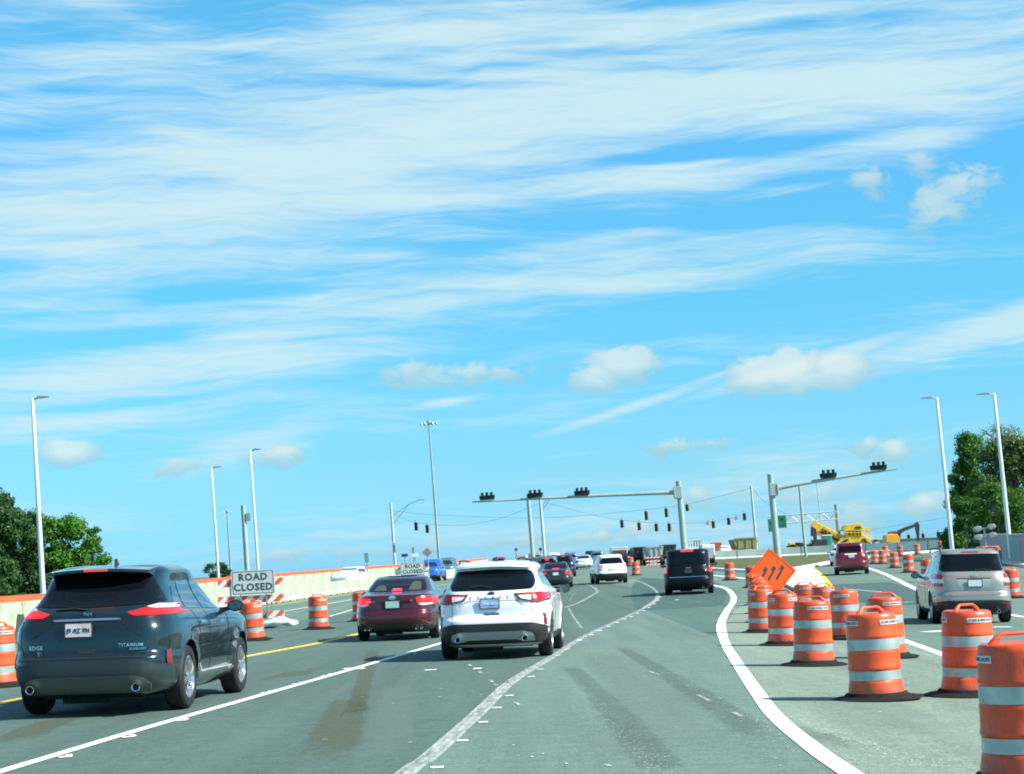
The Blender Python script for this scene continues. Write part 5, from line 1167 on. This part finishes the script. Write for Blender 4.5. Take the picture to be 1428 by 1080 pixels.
dump_truck(934, 203, 1.5, mat('bed_blackish', (.035, .04, .045), .6), STRIPE_W, 'dump truck with a dark tapered bed just left of the black SUV roof', 2.05)
dump_truck(1040, 232, 2.95, YK, YK, 'khaki articulated dumper standing behind the barrier right of the black SUV', 2.4, [(-1.15, 1.1), (1.3, 1.0), (1.45, 2.15), (.7, 2.3), (-1.55, 2.25), (-1.4, 1.8)])
def box_truck(px, Y, w, h, body, label, y_len=4.5, winm=None):
    t = thing('box_truck', label, 'truck', col(px, Y), 0, 'work trucks in the distance'); bm = BM(); box(bm, 0, y_len / 2, (h + .8) / 2, w, y_len, h - .8); mk('cargo_box', bm, body, t, bevel=.06)
    bm = BM(); box(bm, 0, -.02, h * .55, w * .86, .03, h * .55); mk('rear_door', bm, winm or mat('truck_door', (.42, .46, .46), .5), t); bm = BM(); box(bm, 0, y_len / 2, .62, w * .8, y_len, .3); box(bm, 0, -.1, .5, w * .95, .12, .14); mk('chassis', bm, DARK, t)
    for y in (.8, y_len - .4):
        for s in (-1, 1): bm = BM(); lathe(bm, [(.42, -.13), (.42, .13)], 16, Matrix.Translation((s * (w / 2 - .15), y, .42)) @ Matrix.Rotation(PI / 2, 4, 'Y')); mk('wheel', bm, RUBBER, t, smooth=.6)
    for s in (-1, 1): bm = BM(); box(bm, s * w * .42, -.03, .75, .14, .05, .16); mk('tail_light', bm, REDL, t)
    return t
TS = mat('truck_silver', (.55, .60, .58), .4, .2, .2, var=.15, vs=1); TW = mat('truck_white', (.76, .80, .80), .4, 0, .4)
box_truck(865, 206, 1.75, 2.05, TS, 'silver box van above the far white SUV', 4.5, mat('van_brown_glass', (.12, .07, .05), .2))
box_truck(989, 182, 1.25, 1.9, TW, 'small white box truck peeking out right of the black SUV', 3.5)
t = thing('service_truck', 'pale service truck cluttered with pipework above the black SUV roof', 'truck', col(971, 232), 0, 'work trucks in the distance')
bm = BM(); box(bm, 0, 2, 1.15, 2.0, 5, .7); mk('deck', bm, TW, t, bevel=.04); bm = BM()
for i in range(7): tube(bm, [(-1.0 + i * .32, 0, 1.5), (-1.0 + i * .32, 0, 2.6 - (i % 3) * .22)], .06, 6)
tube(bm, [(-1.0, 0, 2.35), (1.0, 0, 2.45)], .07, 6); tube(bm, [(-.8, .3, 1.8), (.9, .3, 2.0)], .1, 6); mk('pipework', bm, TS, t)
bm = BM(); box(bm, .3, .6, 1.9, .8, 1.2, .8); mk('tool_locker', bm, mat('locker_grey', (.30, .36, .36), .5), t)
bm = BM()
for x in (-.8, .8): lathe(bm, [(.45, -.15), (.45, .15)], 14, Matrix.Translation((x, .5, .45)) @ Matrix.Rotation(PI / 2, 4, 'Y'))
mk('wheel', bm, RUBBER, t)
t = thing('waste_container', 'rust-red steel container right of the black SUV roof', 'container', col(1001, 232)); bm = BM(); prism(bm, [(-.55, 1.0), (.55, 1.0), (.58, 2.0), (-.58, 2.0)], lambda u, v: Vector((u, 0, v)), (0, 2.5, 0)); mk('box', bm, mat('container_red', (.42, .085, .03), .6, var=.2, vs=2), t, bevel=.03); bm = BM(); box(bm, 0, 1.2, .5, 1.1, 2.4, 1.0); mk('trailer_frame', bm, DARK, t)
# light tower trailer beyond the silver SUV
p = col(1383, 104); t = thing('light_tower', 'orange light tower trailer with four round floodlights on a short mast', 'light tower', p, 0, None, TILT); s = 104 / F
bm = BM(); prism(bm, rnd([(-.52, .45), (.50, .45), (.52, .85), (.40, 1.14), (-.48, 1.16), (-.52, .95)], .08), lambda u, v: Vector((u, -.4, v)), (0, 1.6, 0)); mk('housing', bm, mat('housing_orange', (.86, .17, .03), .45, 0, .2, var=.1, vs=3), t, bevel=.04)
bm = BM(); box(bm, .05, -.42, .86, .35, .04, .22); box(bm, .45, -.42, .65, .12, .04, .5); mk('housing_vent', bm, YD, t)
bm = BM(); tube(bm, [(-.12, .3, .4), (-.12, .3, 2.1)], .05, 8); tube(bm, [(-.55, .3, 1.72), (.35, .3, 1.80)], .03, 6); tube(bm, [(-.55, .3, 2.12), (.35, .3, 2.18)], .03, 6); mk('mast', bm, STEEL, t)
for x, z in ((-.52, 1.68), (.28, 1.74), (-.52, 2.14), (.26, 2.20)):
    bm = BM(); M_ = Matrix.Translation((x, .18, z)) @ Matrix.Diagonal((1.25, 1, .8, 1)) @ Matrix.Rotation(PI / 2, 4, 'X')
    lathe(bm, [(.001, .02), (.15, .03), (.205, .0), (.19, -.06), (.10, -.16), (.001, -.18)], 20, M_, caps=False); mk('floodlight', bm, mat('lamp_glass', (.30, .35, .35), .2, .5, .4), t, smooth=.8)
bm = BM()
for x in (-.5, .5): lathe(bm, [(.30, -.1), (.30, .1)], 16, Matrix.Translation((x, .4, .30)) @ Matrix.Rotation(PI / 2, 4, 'Y'))
mk('wheel', bm, RUBBER, t)
# small far barricade with slanted stripes
fb = barricade(900, 922, 185, 'tiny striped barricade in front of the silver dump trailer'); fb.scale = (.9, .8, .62)

# ------------------------------------------------------------------ vehicles in detail
# dark teal SUV, left
L_, Wd, H = 4.80, 1.93, 1.72
w = Wd / 2
TEAL = paint('dark_teal', (.008, .024, .031), .55, .24)
SE = std_spec('suv', L_, Wd, H, hatch=.64, tumb=.70, wr=.375, ra=1.02, fa=.95, plate=(-.08, .985), platem=PLATEP, ptext='J9 AZ 7N', sill=.36, mir=(1.16, 3.05), fin=1.35)
SE['rwin'] = rnd([(-.78, 1.255), (0, 1.235), (.78, 1.255), (.73, 1.34), (.60, 1.58), (-.60, 1.58), (-.73, 1.34)], .06); SE['rwr'] = .02
SE['swin'] = [[(.95, 1.24), (1.28, 1.18), (1.40, 1.48), (1.20, 1.44)], [(1.34, 1.18), (2.08, 1.16), (2.02, 1.52), (1.48, 1.50)], [(2.16, 1.16), (3.02, 1.14), (2.62, 1.40), (2.38, 1.50), (2.12, 1.53)]]
SE['tail'] = [([(.45, 1.165), (.53, 1.125), (.88, 1.125), (.90, 1.18), (.88, 1.225), (.70, 1.225), (.56, 1.19)], REDON)]
SE['tailclear'] = [[(.64, 1.218), (.72, 1.20), (.86, 1.195), (.85, 1.235), (.74, 1.25)]]
SE.pop('brake'); SE['spoiler'] = (.60, 1.655, .80, .28); SE['sbrake'] = .14; SE['wiper'] = (.02, 1.20, .42)
SE['mirm'] = TRIM; SE['exh'] = [(-.62, .33, .048), (.60, .33, .048)]
SE['extra'] = [('chrome_bar', rnd([(-.38, 1.085), (.38, 1.085), (.40, 1.10), (.34, 1.108), (-.34, 1.108), (-.40, 1.10)], .01), 'R', CHROME, .014),
               ('handle_recess', rnd([(-.13, .765), (.13, .765), (.09, .715), (-.09, .715)], .01), 'R', DARK, .004),
               ('bumper_cladding', rnd([(-.93, .56), (-.80, .585), (-.62, .64), (.62, .64), (.80, .585), (.93, .56), (.90, .32), (-.90, .32)], .04), 'R', mat('teal_satin', (.020, .034, .038), .5, .2, .1), .008),
               ('diffuser', rnd([(-.74, .36), (-.66, .44), (-.56, .46), (.56, .46), (.66, .44), (.74, .36), (.70, .27), (-.70, .27)], .03), 'R', mat('diffuser_grey', (.085, .095, .085), .55, .1), .018),
               ('bumper_reflector', rnd([(-.91, .56), (-.885, .56), (-.87, .72), (-.895, .74)], .005), 'R', REFL, .016), ('bumper_reflector', rnd([(.885, .56), (.91, .56), (.895, .74), (.87, .72)], .005), 'R', REFL, .016),
               ('tailgate_seam', [(-.70, .665), (.70, .665), (.70, .675), (-.70, .675)], 'R', DARK, .003), ('tailgate_seam', [(.70, .665), (.78, .80), (.80, 1.10), (.79, 1.10), (.77, .80), (.69, .67)], 'R', DARK, .003), ('tailgate_seam', mirx([(.70, .665), (.78, .80), (.80, 1.10), (.79, 1.10), (.77, .80), (.69, .67)]), 'R', DARK, .003),
               ('crease', [(.34, 1.09), (.42, 1.09), (.64, .90), (.60, .90)], 'R', mat('crease_shadow', (.006, .012, .016), .4), .003), ('crease', mirx([(.34, 1.09), (.42, 1.09), (.64, .90), (.60, .90)]), 'R', mat('crease_shadow', (.006, .012, .016), .4), .003),  # shade of the tailgate creases, put in as dark patches
               ('door_seam', [(1.46, .42), (1.475, .42), (1.66, .75), (1.49, 1.15), (1.475, 1.15), (1.645, .75)], '+', DARK, .003), ('door_seam', [(2.10, .40), (2.115, .40), (2.115, 1.14), (2.10, 1.14)], '+', DARK, .003), ('door_seam', [(3.10, .42), (3.115, .42), (3.12, 1.12), (3.105, 1.12)], '+', DARK, .003),
               ('door_trim', rnd([(1.55, .41), (3.30, .39), (3.31, .405), (1.56, .428)], .005), '+', CHROME, .012), ('tail_light', rnd([(.36, 1.13), (.58, 1.15), (.60, 1.19), (.38, 1.215)], .01), '+', REDON, .010),
               ('door_handle', rnd(ex_rect(1.60, .985, 1.80, 1.015), .012), '+', CHROME, .03), ('door_handle', rnd(ex_rect(2.60, .965, 2.80, .995), .012), '+', CHROME, .03),
               ('waist_crease', [(1.0, 1.055), (3.6, .985), (3.6, .993), (1.0, 1.067)], '+', mat('crease_dark', (.004, .008, .010), .3), .003)]  # shade of the waist crease, put in as a thin dark strip
t, bv = build_car('suv_car', 'dark teal SUV with chrome bar and lit brake lights in the left lane, nearest vehicle', 'car', (0, 0, 0), 0, SE, TEAL, near=True)
bm = BM(); lathe(bm, [(.001, 0), (.085, 0), (.088, .008), (.001, .014)], 28, Matrix.Translation((0, rear_y(bv, 0, 1.16) - .008, 1.165)) @ Matrix.Rotation(.35, 4, 'X') @ Matrix.Diagonal((1, 1, .42, 1)) @ Matrix.Rotation(PI / 2, 4, 'X'), caps=False); bd = mk('badge', bm, mat('badge_blue', (.05, .10, .16), .2, .5, .5), t)
txt_rear(bd, 'badge_lettering', 'Ford', .052, 0, rear_y(bv, 0, 1.16) - .026, 1.163, CHROME)
txt_rear(t, 'model_badge', 'EDGE', .062, -.58, 0, .795, CHROME, bv, .0, 1.1); txt_rear(t, 'dealer_badge', 'SEL', .04, -.54, 0, .735, CHROME, bv)
txt_rear(t, 'trim_badge', 'TITANIUM', .052, .52, 0, .80, CHROME, bv, .001, 1.2); txt_rear(t, 'trim_badge', 'ECOBOOST', .035, .60, 0, .755, CHROME, bv)
def place(t, X_, Yax, ra, hdg, dz=0.0, rolled=False):
    """rear axle at (X_, Yax), heading hdg radians to the right of straight ahead"""
    X_ = X_ if rolled else X_ - .05 * (985 - 540 if Yax < 25 else 370 if Yax < 50 else 290) / F * Yax
    x, y = X_ - ra * math.sin(hdg), Yax - ra * math.cos(hdg); zf, zr = g(X_ + 2.8 * math.sin(hdg), Yax + 2.8), g(X_, Yax)
    zl, zr2 = g(X_ - .8, Yax + 1), g(X_ + .8, Yax + 1)
    t.location = (x, y, zr + dz - (zf - zr) / 2.8 * ra); t.rotation_euler = (math.atan2(zf - zr, 2.8), -math.atan2(zr2 - zl, 1.6), -hdg)
place(t, -4.74, 22.6, 1.02, .070)
# white compact SUV, centre
L_, Wd, H = 4.60, 1.88, 1.635; w = Wd / 2
WHT = paint('white', (.80, .82, .82), .0, .3)
SW = std_spec('suv', L_, Wd, H, hatch=.52, tumb=.74, wr=.355, ra=.95, fa=.93, plate=(-.03, .93), platem=PLATEB, ptext='DMK 4830', inkm=mat('plate_ink_white', (.75, .8, .85), .5), sill=.40, mir=(1.10, 2.95), fin=1.25, mirm=mat('mirror_grey', (.03, .035, .04), .35, .2, .3))
SW['rwin'] = [(-.69, 1.15), (0, 1.135), (.69, 1.15), (.725, 1.27), (.64, 1.47), (0, 1.495), (-.64, 1.47), (-.725, 1.27)]; SW['rwr'] = .07
SW['swin'] = [[(.95, 1.22), (1.95, 1.16), (1.90, 1.50), (1.30, 1.47)], [(2.02, 1.16), (2.98, 1.12), (2.50, 1.43), (2.25, 1.50), (1.98, 1.50)]]
SW['tail'] = [([(.46, .99), (.78, .93), (.925, .97), (.935, 1.07), (.80, 1.10), (.38, 1.085)], REDL)]
SW['tailclear'] = [[(.44, 1.05), (.50, .995), (.66, .965), (.665, 1.055)]]
SW['brake'] = ([(-.10, 1.545), (.10, 1.545), (.10, 1.56), (-.10, 1.56)], REDL); SW['spoiler'] = (.62, 1.555, .68, .16); SW['wiper'] = (.0, 1.19, .38)
SW['exh'] = [(-.57, .345, .05), (.55, .345, .05)]
SW['rails'] = (.66, 1.0, 2.75)
SW['extra'] = [('bumper_cladding', rnd([(-.935, .50), (-.86, .55), (-.70, .60), (.70, .60), (.86, .55), (.935, .50), (.92, .26), (-.92, .26)], .05), 'R', TRIM, .010),
               ('bumper_insert', rnd([(-.70, .30), (-.68, .42), (-.55, .465), (.55, .465), (.68, .42), (.70, .30), (.52, .30), (.40, .335), (-.40, .335), (-.52, .30)], .03), 'R', SILV, .020),
               ('bumper_reflector', rnd([(-.90, .55), (-.86, .55), (-.85, .73), (-.885, .735)], .01), 'R', REFL, .016), ('bumper_reflector', rnd([(.86, .56), (.895, .55), (.88, .73), (.83, .75), (.85, .70)], .008), 'R', REFL, .016),
               ('tailgate_seam', [(.655, .60), (.662, .60), (.672, .96), (.665, .96)], 'R', mat('seam_grey', (.12, .13, .13), .6), .003), ('tailgate_seam', mirx([(.655, .60), (.662, .60), (.672, .96), (.665, .96)]), 'R', mat('seam_grey', (.12, .13, .13), .6), .003),
               ('handle_recess', rnd([(-.14, .775), (.14, .775), (.12, .735), (-.12, .735)], .015), 'R', mat('recess', (.10, .11, .11), .6), .003),
               ('plate_recess_lip', rnd([(-.42, .985), (.42, .985), (.56, .90), (.52, .89), (.40, .965), (-.40, .965), (-.52, .89), (-.56, .90)], .01), 'R', mat('recess_pale', (.42, .45, .45), .5), .003),
               ('lamp_surround', rnd([(.40, 1.095), (.45, .985), (.78, .92), (.92, .955), (.925, .968), (.78, .933), (.47, .995), (.42, 1.085)], .004), 'R', TRIM, .022), ('lamp_surround', rnd(mirx([(.40, 1.095), (.45, .985), (.78, .92), (.92, .955), (.925, .968), (.78, .933), (.47, .995), (.42, 1.085)]), .004), 'R', TRIM, .022),
               ('door_seam', [(1.98, .42), (1.99, .42), (1.99, 1.14), (1.98, 1.14)], '+', DARK, .003), ('door_handle', rnd(ex_rect(1.55, .97, 1.75, 1.0), .012), '+', WHT, .03),
               ('sill_cladding', rnd([(1.36, .24), (3.28, .24), (3.26, .38), (1.40, .38)], .02), '+', TRIM, .008)]
for i, y in enumerate((.95, L_ - .93)):
    pass
t, bv = build_car('suv_car', 'white compact SUV with blue licence plate and clear-tipped tail lights, centre of the road', 'car', (0, 0, 0), 0, SW, WHT, near=True)
for k, ch in enumerate('ESCAPE'): txt_rear(t, 'model_badge', ch, .06, -.34 + k * .125, 0, 1.035, mat('letter_grey', (.30, .33, .33), .3, .6), bv, .001)
bm = BM(); lathe(bm, [(.001, 0), (.062, 0), (.06, .01), (.001, .012)], 24, Matrix.Translation((0, rear_y(bv, 0, 1.10) - .006, 1.10)) @ Matrix.Diagonal((1, 1, .42, 1)) @ Matrix.Rotation(PI / 2, 4, 'X'), caps=False); mk('badge', bm, mat('badge_dark', (.05, .06, .08), .2, .5, .5), t)
txt_rear(t, 'trim_badge', 'AWD', .045, .55, 0, .73, mat('letter_grey', (.30, .33, .33), .3, .6), bv)
place(t, -.235, 32.6, .95, .085)
# dark red sedan
L_, Wd, H = 4.80, 1.83, 1.43; w = Wd / 2
RED = paint('dark_red', (.085, .006, .014), .4, .28)
SS = std_spec('sedan', L_, Wd, H, wr=.335, plate=(-.02, .80), platem=mat('plate_seafoam', (.42, .66, .60), .4, var2=(.30, .52, .46), vs=20), ptext='', sill=.26, mir=(1.0, 2.95))
SS['rwin'] = [(-.66, 1.09), (0, 1.075), (.66, 1.09), (.60, 1.28), (.53, 1.345), (0, 1.365), (-.53, 1.345), (-.60, 1.28)]; SS['rwr'] = .05
SS['tail'] = [([(.54, .80), (.66, .76), (.895, .79), (.90, .93), (.70, .97), (.50, .94)], REDON)]
SS['tailclear'] = [[(.56, .79), (.64, .765), (.84, .785), (.84, .81), (.60, .815)]]
SS['brake'] = ([(-.12, 1.085), (.12, 1.085), (.09, 1.14), (-.09, 1.14)], BRKON)
SS['exh'] = [(-.62, .27, .028), (-.52, .27, .028), (.52, .27, .028), (.62, .27, .028)]
SS['extra'] = [('bumper_lower', rnd([(-.88, .34), (-.60, .385), (.60, .385), (.88, .34), (.84, .20), (-.84, .20)], .03), 'R', TRIM, .01), ('boot_seam', [(-.66, .70), (.66, .70), (.66, .708), (-.66, .708)], 'R', DARK, .003),
               ('plate_recess', rnd([(-.26, .875), (.24, .875), (.22, .715), (-.24, .715)], .02), 'R', mat('red_recess', (.03, .003, .006), .4), .003),
               ('door_seam', [(2.23, .32), (2.245, .32), (2.245, 1.03), (2.23, 1.03)], '+', DARK, .003), ('boot_lip', rnd([(-.80, .985), (.80, .985), (.80, 1.0), (-.80, 1.0)], .005), 'R', paint('deep_red', (.04, .003, .007), .4, .3), .004),
               ('seat_back', rnd([(.25, 1.10), (.55, 1.10), (.50, 1.28), (.32, 1.30)], .05), 'R', mat('seat_beige', (.05, .07, .05), .5), .007), ('seat_back', rnd([(-.55, 1.10), (-.22, 1.10), (-.30, 1.22), (-.46, 1.22)], .05), 'R', mat('seat_beige', (.05, .07, .05), .5), .007)]
t, bv = build_car('sedan_car', 'dark red sedan with glowing tail lights driving left of the white SUV', 'car', (0, 0, 0), 0, SS, RED, near=True)
bm = BM(); lathe(bm, [(.001, 0), (.085, 0), (.08, .02), (.001, .025)], 20, Matrix.Translation((-.02, rear_y(bv, 0, .945) - .006, .945)) @ Matrix.Diagonal((1, 1, .6, 1)) @ Matrix.Rotation(PI / 2, 4, 'X'), caps=False); mk('badge', bm, CHROME, t)
txt_rear(t, 'model_badge', 'SONATA', .058, -.52, 0, .87, CHROME, bv); txt_rear(t, 'trim_badge', 'V6', .055, .40, 0, .88, CHROME, bv)
place(t, -2.52, 43.2, 1.05, .06)
# silver SUV, right
L_, Wd, H = 4.60, 1.80, 1.72; w = Wd / 2
SIL = paint('champagne_silver', (.36, .35, .29), .55, .34)
SF = std_spec('suv', L_, Wd, H, hatch=.40, tumb=.78, wr=.35, ra=.93, fa=.92, plate=(.02, .93), platem=PLATEW, ptext='', sill=.42, mir=(1.10, 2.95), fin=1.0, mirm=TRIM)
SF['rwin'] = [(-.70, 1.20), (.70, 1.20), (.74, 1.27), (.66, 1.60), (-.66, 1.60), (-.74, 1.27)]; SF['rwr'] = .06
SF['swin'] = [[(.78, 1.24), (1.18, 1.20), (1.20, 1.56), (.95, 1.54)], [(1.24, 1.20), (2.0, 1.17), (1.98, 1.58), (1.26, 1.565)], [(2.07, 1.17), (2.98, 1.13), (2.50, 1.50), (2.30, 1.58), (2.05, 1.58)]]
SF['tail'] = [([(.70, .86), (.885, .86), (.89, 1.14), (.78, 1.16), (.68, 1.12)], REDL)]; SF['tailclear'] = [[(.69, .94), (.88, .94), (.885, 1.03), (.69, 1.03)]]
SF['brake'] = ([(-.20, 1.635), (.20, 1.635), (.20, 1.655), (-.20, 1.655)], REDL); SF['exh'] = [(.52, .28, .04)]; SF['wiper'] = (.42, 1.21, .36); SF['rails'] = (.72, .8, 2.8)
SF['extra'] = [('plate_recess', rnd([(-.40, 1.03), (.40, 1.03), (.33, .82), (-.33, .82)], .03), 'R', mat('recess_silver', (.34, .38, .36), .4, .3), .003), ('plate_lip', rnd([(-.38, 1.05), (.40, 1.05), (.40, 1.03), (-.38, 1.03)], .008), 'R', mat('lip_shadow', (.05, .055, .05), .5), .010),  # shadow at the plate lip is put in as a dark strip
               ('bumper_step', rnd([(-.62, .715), (.62, .715), (.60, .66), (-.54, .64)], .02), 'R', mat('step_grey', (.13, .14, .125), .5), .006),
               ('bumper_cladding', rnd([(-.88, .50), (-.60, .54), (.60, .54), (.88, .50), (.86, .25), (-.86, .25)], .03), 'R', TRIM, .010), ('bumper_reflector', rnd(ex_rect(-.86, .44, -.60, .49), .01), 'R', REFL, .02), ('bumper_reflector', rnd(ex_rect(.60, .44, .86, .49), .01), 'R', REFL, .02),
               ('tailgate_seam', [(-.68, .76), (.68, .76), (.68, .768), (-.68, .768)], 'R', mat('seam_grey', (.12, .13, .13), .6), .003), ('pillar', [(-.80, 1.20), (-.74, 1.20), (-.65, 1.58), (-.70, 1.58)], 'R', SIL, .01),
               ('door_seam', [(2.02, .42), (2.03, .42), (2.03, 1.15), (2.02, 1.15)], '+', DARK, .003)]
t, bv = build_car('suv_car', 'champagne silver SUV with a large rear window in the right lane', 'car', (0, 0, 0), 0, SF, SIL, near=True)
bm = BM(); lathe(bm, [(.001, 0), (.08, 0), (.075, .015), (.001, .02)], 20, Matrix.Translation((.02, rear_y(bv, 0, 1.10) - .006, 1.10)) @ Matrix.Diagonal((1, 1, .5, 1)) @ Matrix.Rotation(PI / 2, 4, 'X'), caps=False); mk('badge', bm, CHROME, t)
place(t, 10.74, 44.6, .93, .095)
# black large SUV
L_, Wd, H = 5.2, 2.04, 1.89; w = Wd / 2
BLK = mat('paint_black', (.0015, .003, .005), .4, 0, .12, spec=.2)
ST = std_spec('suv', L_, Wd, H, hatch=.24, tumb=.86, wr=.40, ra=1.15, fa=1.0, plate=(.02, .98), platem=mat('plate_dim', (.05, .06, .07), .4), ptext='', sill=.30, mir=(1.2, 3.3), lowmat=DARK)
ST['rwin'] = [(-.76, 1.22), (.76, 1.22), (.68, 1.70), (-.68, 1.70)]; ST['tail'] = [([(.86, .92), (1.0, .92), (1.0, 1.30), (.88, 1.30)], REDON)]
ST['brake'] = ([(-.27, 1.79), (.27, 1.79), (.24, 1.87), (-.24, 1.87)], BRKON); ST['exh'] = [(.6, .3, .04)]
ST['extra'] = [('bumper_trim', ex_rect(-.78, .735, .78, .755), 'R', CHROME, .01), ('badge', rnd([(-.10, 1.10), (.12, 1.10), (.14, 1.13), (-.08, 1.135)], .01), 'R', CHROME, .01)]  # grey highlight along the bumper line, put in as a chrome strip
t, bv = build_car('suv_car', 'large black SUV with bright red tail lights ahead of the white SUV, right of centre', 'car', (0, 0, 0), 0, ST, BLK, near=True)
place(t, 7.50, 80.5, 1.15, .105)

# ------------------------------------------------------------------ farther traffic
def far(kind, px, Y, hdg, col_, label, wd=None, h=None, **k):
    Wd = wd or (1.86 if kind == 'suv' else 1.80); H = h or (1.70 if kind == 'suv' else 1.46)
    S = std_spec(kind, 4.6 if kind == 'suv' else 4.7, Wd, H, **k)
    t, _ = build_car('suv_car' if kind == 'suv' else 'sedan_car', label, 'car', (0, 0, 0), 0, S, col_)
    p = col(px, Y); ra = S.get('ra', .98); place(t, p.x + ra * math.sin(hdg), Y + ra, ra, hdg, rolled=True); return t, S
GREY = paint('dark_grey', (.035, .038, .040), .5); GRB = paint('grey_blue', (.13, .19, .23), .5); NAVY = paint('navy_purple', (.020, .018, .055), .4); WH2 = paint('white_far', (.78, .80, .80), 0, .35); BLU = paint('bright_blue', (.03, .16, .62), .3); SLV = paint('silver_far', (.42, .46, .46), .5); MAR = paint('maroon', (.16, .008, .014), .3); DRD = paint('dull_red', (.22, .03, .03), .2); BGR = paint('blue_grey', (.16, .26, .34), .5)
lit = dict(tail=[([(.62, .92), (.90, .90), (.90, 1.14), (.74, 1.14)], REDON)])
t, S = far('suv', 855, 111, -.06, WH2, 'white SUV with a dark wide rear window far ahead, left of the lone drum', mid=True, brake=([(-.1, 1.60), (.1, 1.60), (.1, 1.62), (-.1, 1.62)], REDL), sill=.58, tail=[([(.52, .98), (.90, .96), (.90, 1.12), (.60, 1.10)], REDON)], rwin=[(-.70, 1.16), (.70, 1.16), (.60, 1.52), (-.60, 1.52)])
far('suv', 1188, 102.5, .175, MAR, 'maroon upright SUV on the right carriageway beyond the island', 1.82, 1.74, brake=([(-.1, 1.60), (.1, 1.60), (.1, 1.62), (-.1, 1.62)], REDL), mid=True, tumb=.80, hatch=.26, tail=[([(.78, 1.0), (.90, 1.0), (.88, 1.30), (.78, 1.30)], REDL)], plate=(.05, 1.0), extra=[('plate_garnish', rnd(ex_rect(-.32, 1.085, .34, 1.14), .01), 'R', PLATEW, .012)], rwin=[(-.62, 1.22), (.62, 1.22), (.56, 1.56), (-.56, 1.56)], rim=ALLOY)
far('sedan', 1176, 134, .16, WH2, 'white car half hidden in front of the maroon SUV', 1.80, 1.50)
far('sedan', 776, 106, .03, GREY, 'dark grey sedan with lit brake lights directly right of the white SUV roof', mid=True, tail=[([(.50, .78), (.88, .76), (.88, .92), (.56, .94)], REDON)], brake=([(-.20, 1.06), (.20, 1.06), (.16, 1.11), (-.16, 1.11)], BRKON), platem=PLATEW)
far('suv', 786.5, 146, .03, NAVY, 'navy purple SUV behind the right side of the dark grey sedan', **lit)
far('suv', 764, 136, .03, GRB, 'grey-blue SUV with a bright centre brake light behind the dark grey sedan', h=1.72, rwin=[(-.78, 1.18), (.78, 1.18), (.66, 1.52), (-.66, 1.52)], brake=([(-.13, 1.40), (.13, 1.40), (.13, 1.55), (-.13, 1.55)], BRKON))
far('sedan', 814, 192, .07, WH2, 'white sedan far ahead in the gap left of the far white SUV')
far('suv', 797, 212, .04, BGR, 'blue-grey SUV in the distance left of the far white sedan', h=1.75)
far('suv', 773, 232, .03, WH2, 'white-topped van far back behind the grey-blue SUV', 1.9, 1.75, rwin=[(-.8, 1.3), (.8, 1.3), (.72, 1.62), (-.72, 1.62)])
far('suv', 748, 190, .0, SLV, 'silver SUV in the queue just left of the grey-blue SUV', 1.9, 1.95, rwin=[(-.82, 1.32), (.82, 1.32), (.74, 1.82), (-.74, 1.82)])
far('suv', 729, 208, .0, SLV, 'pale grey SUV in the middle of the distant left queue', 1.85, 1.75)
far('sedan', 714, 163, -.02, WH2, 'white sedan with a red centre brake light above the white SUV roof', brake=([(-.22, 1.20), (.22, 1.20), (.18, 1.30), (-.18, 1.30)], BRKON), rwin=[(-.72, 1.08), (.72, 1.08), (.62, 1.38), (-.62, 1.38)])
far('suv', 697, 185, -.02, DRD, 'dark red-lit SUV at the left end of the distant queue', 1.75, 1.68, **lit)
far('sedan', 734, 172, .0, SLV, 'silver sedan squeezed between two cars of the distant queue', 1.7, 1.48)
far('suv', 743, 157, .02, GRB, 'grey-blue car overlapping the left side of the brake-lit grey-blue SUV', 1.7, 1.62)
far('suv', 834, 226, .04, BGR, 'blue-grey SUV in the distance left of the silver box van', 1.85, 1.75)
far('sedan', 824, 240, .04, GREY, 'dark car roof showing between two pale cars far ahead', 1.8, 1.75)
far('suv', 877, 216, .05, GREY, 'dark grey SUV far behind the lone drum', 1.7, 1.7)
far('suv', 1012, 226, .09, WH2, 'white van in the distance right of the rust-red container', 1.6, 1.6)
# oncoming side, beyond the median barrier
far('suv', 500, 141, PI + .25, WH2, 'white hatchback coming towards us behind the left barrier', 1.80, 1.62)
far('suv', 608, 160, PI + .12, BLU, 'bright blue SUV coming towards us above the smaller road closed sign', 1.90, 1.85)
far('suv', 628, 182, PI + .10, BGR, 'dark blue-grey SUV behind the bright blue SUV on the left carriageway', 1.90, 1.90)
far('suv', 573, 170, PI + .1, SLV, 'grey car roof just above the smaller road closed sign', 1.80, 1.66)
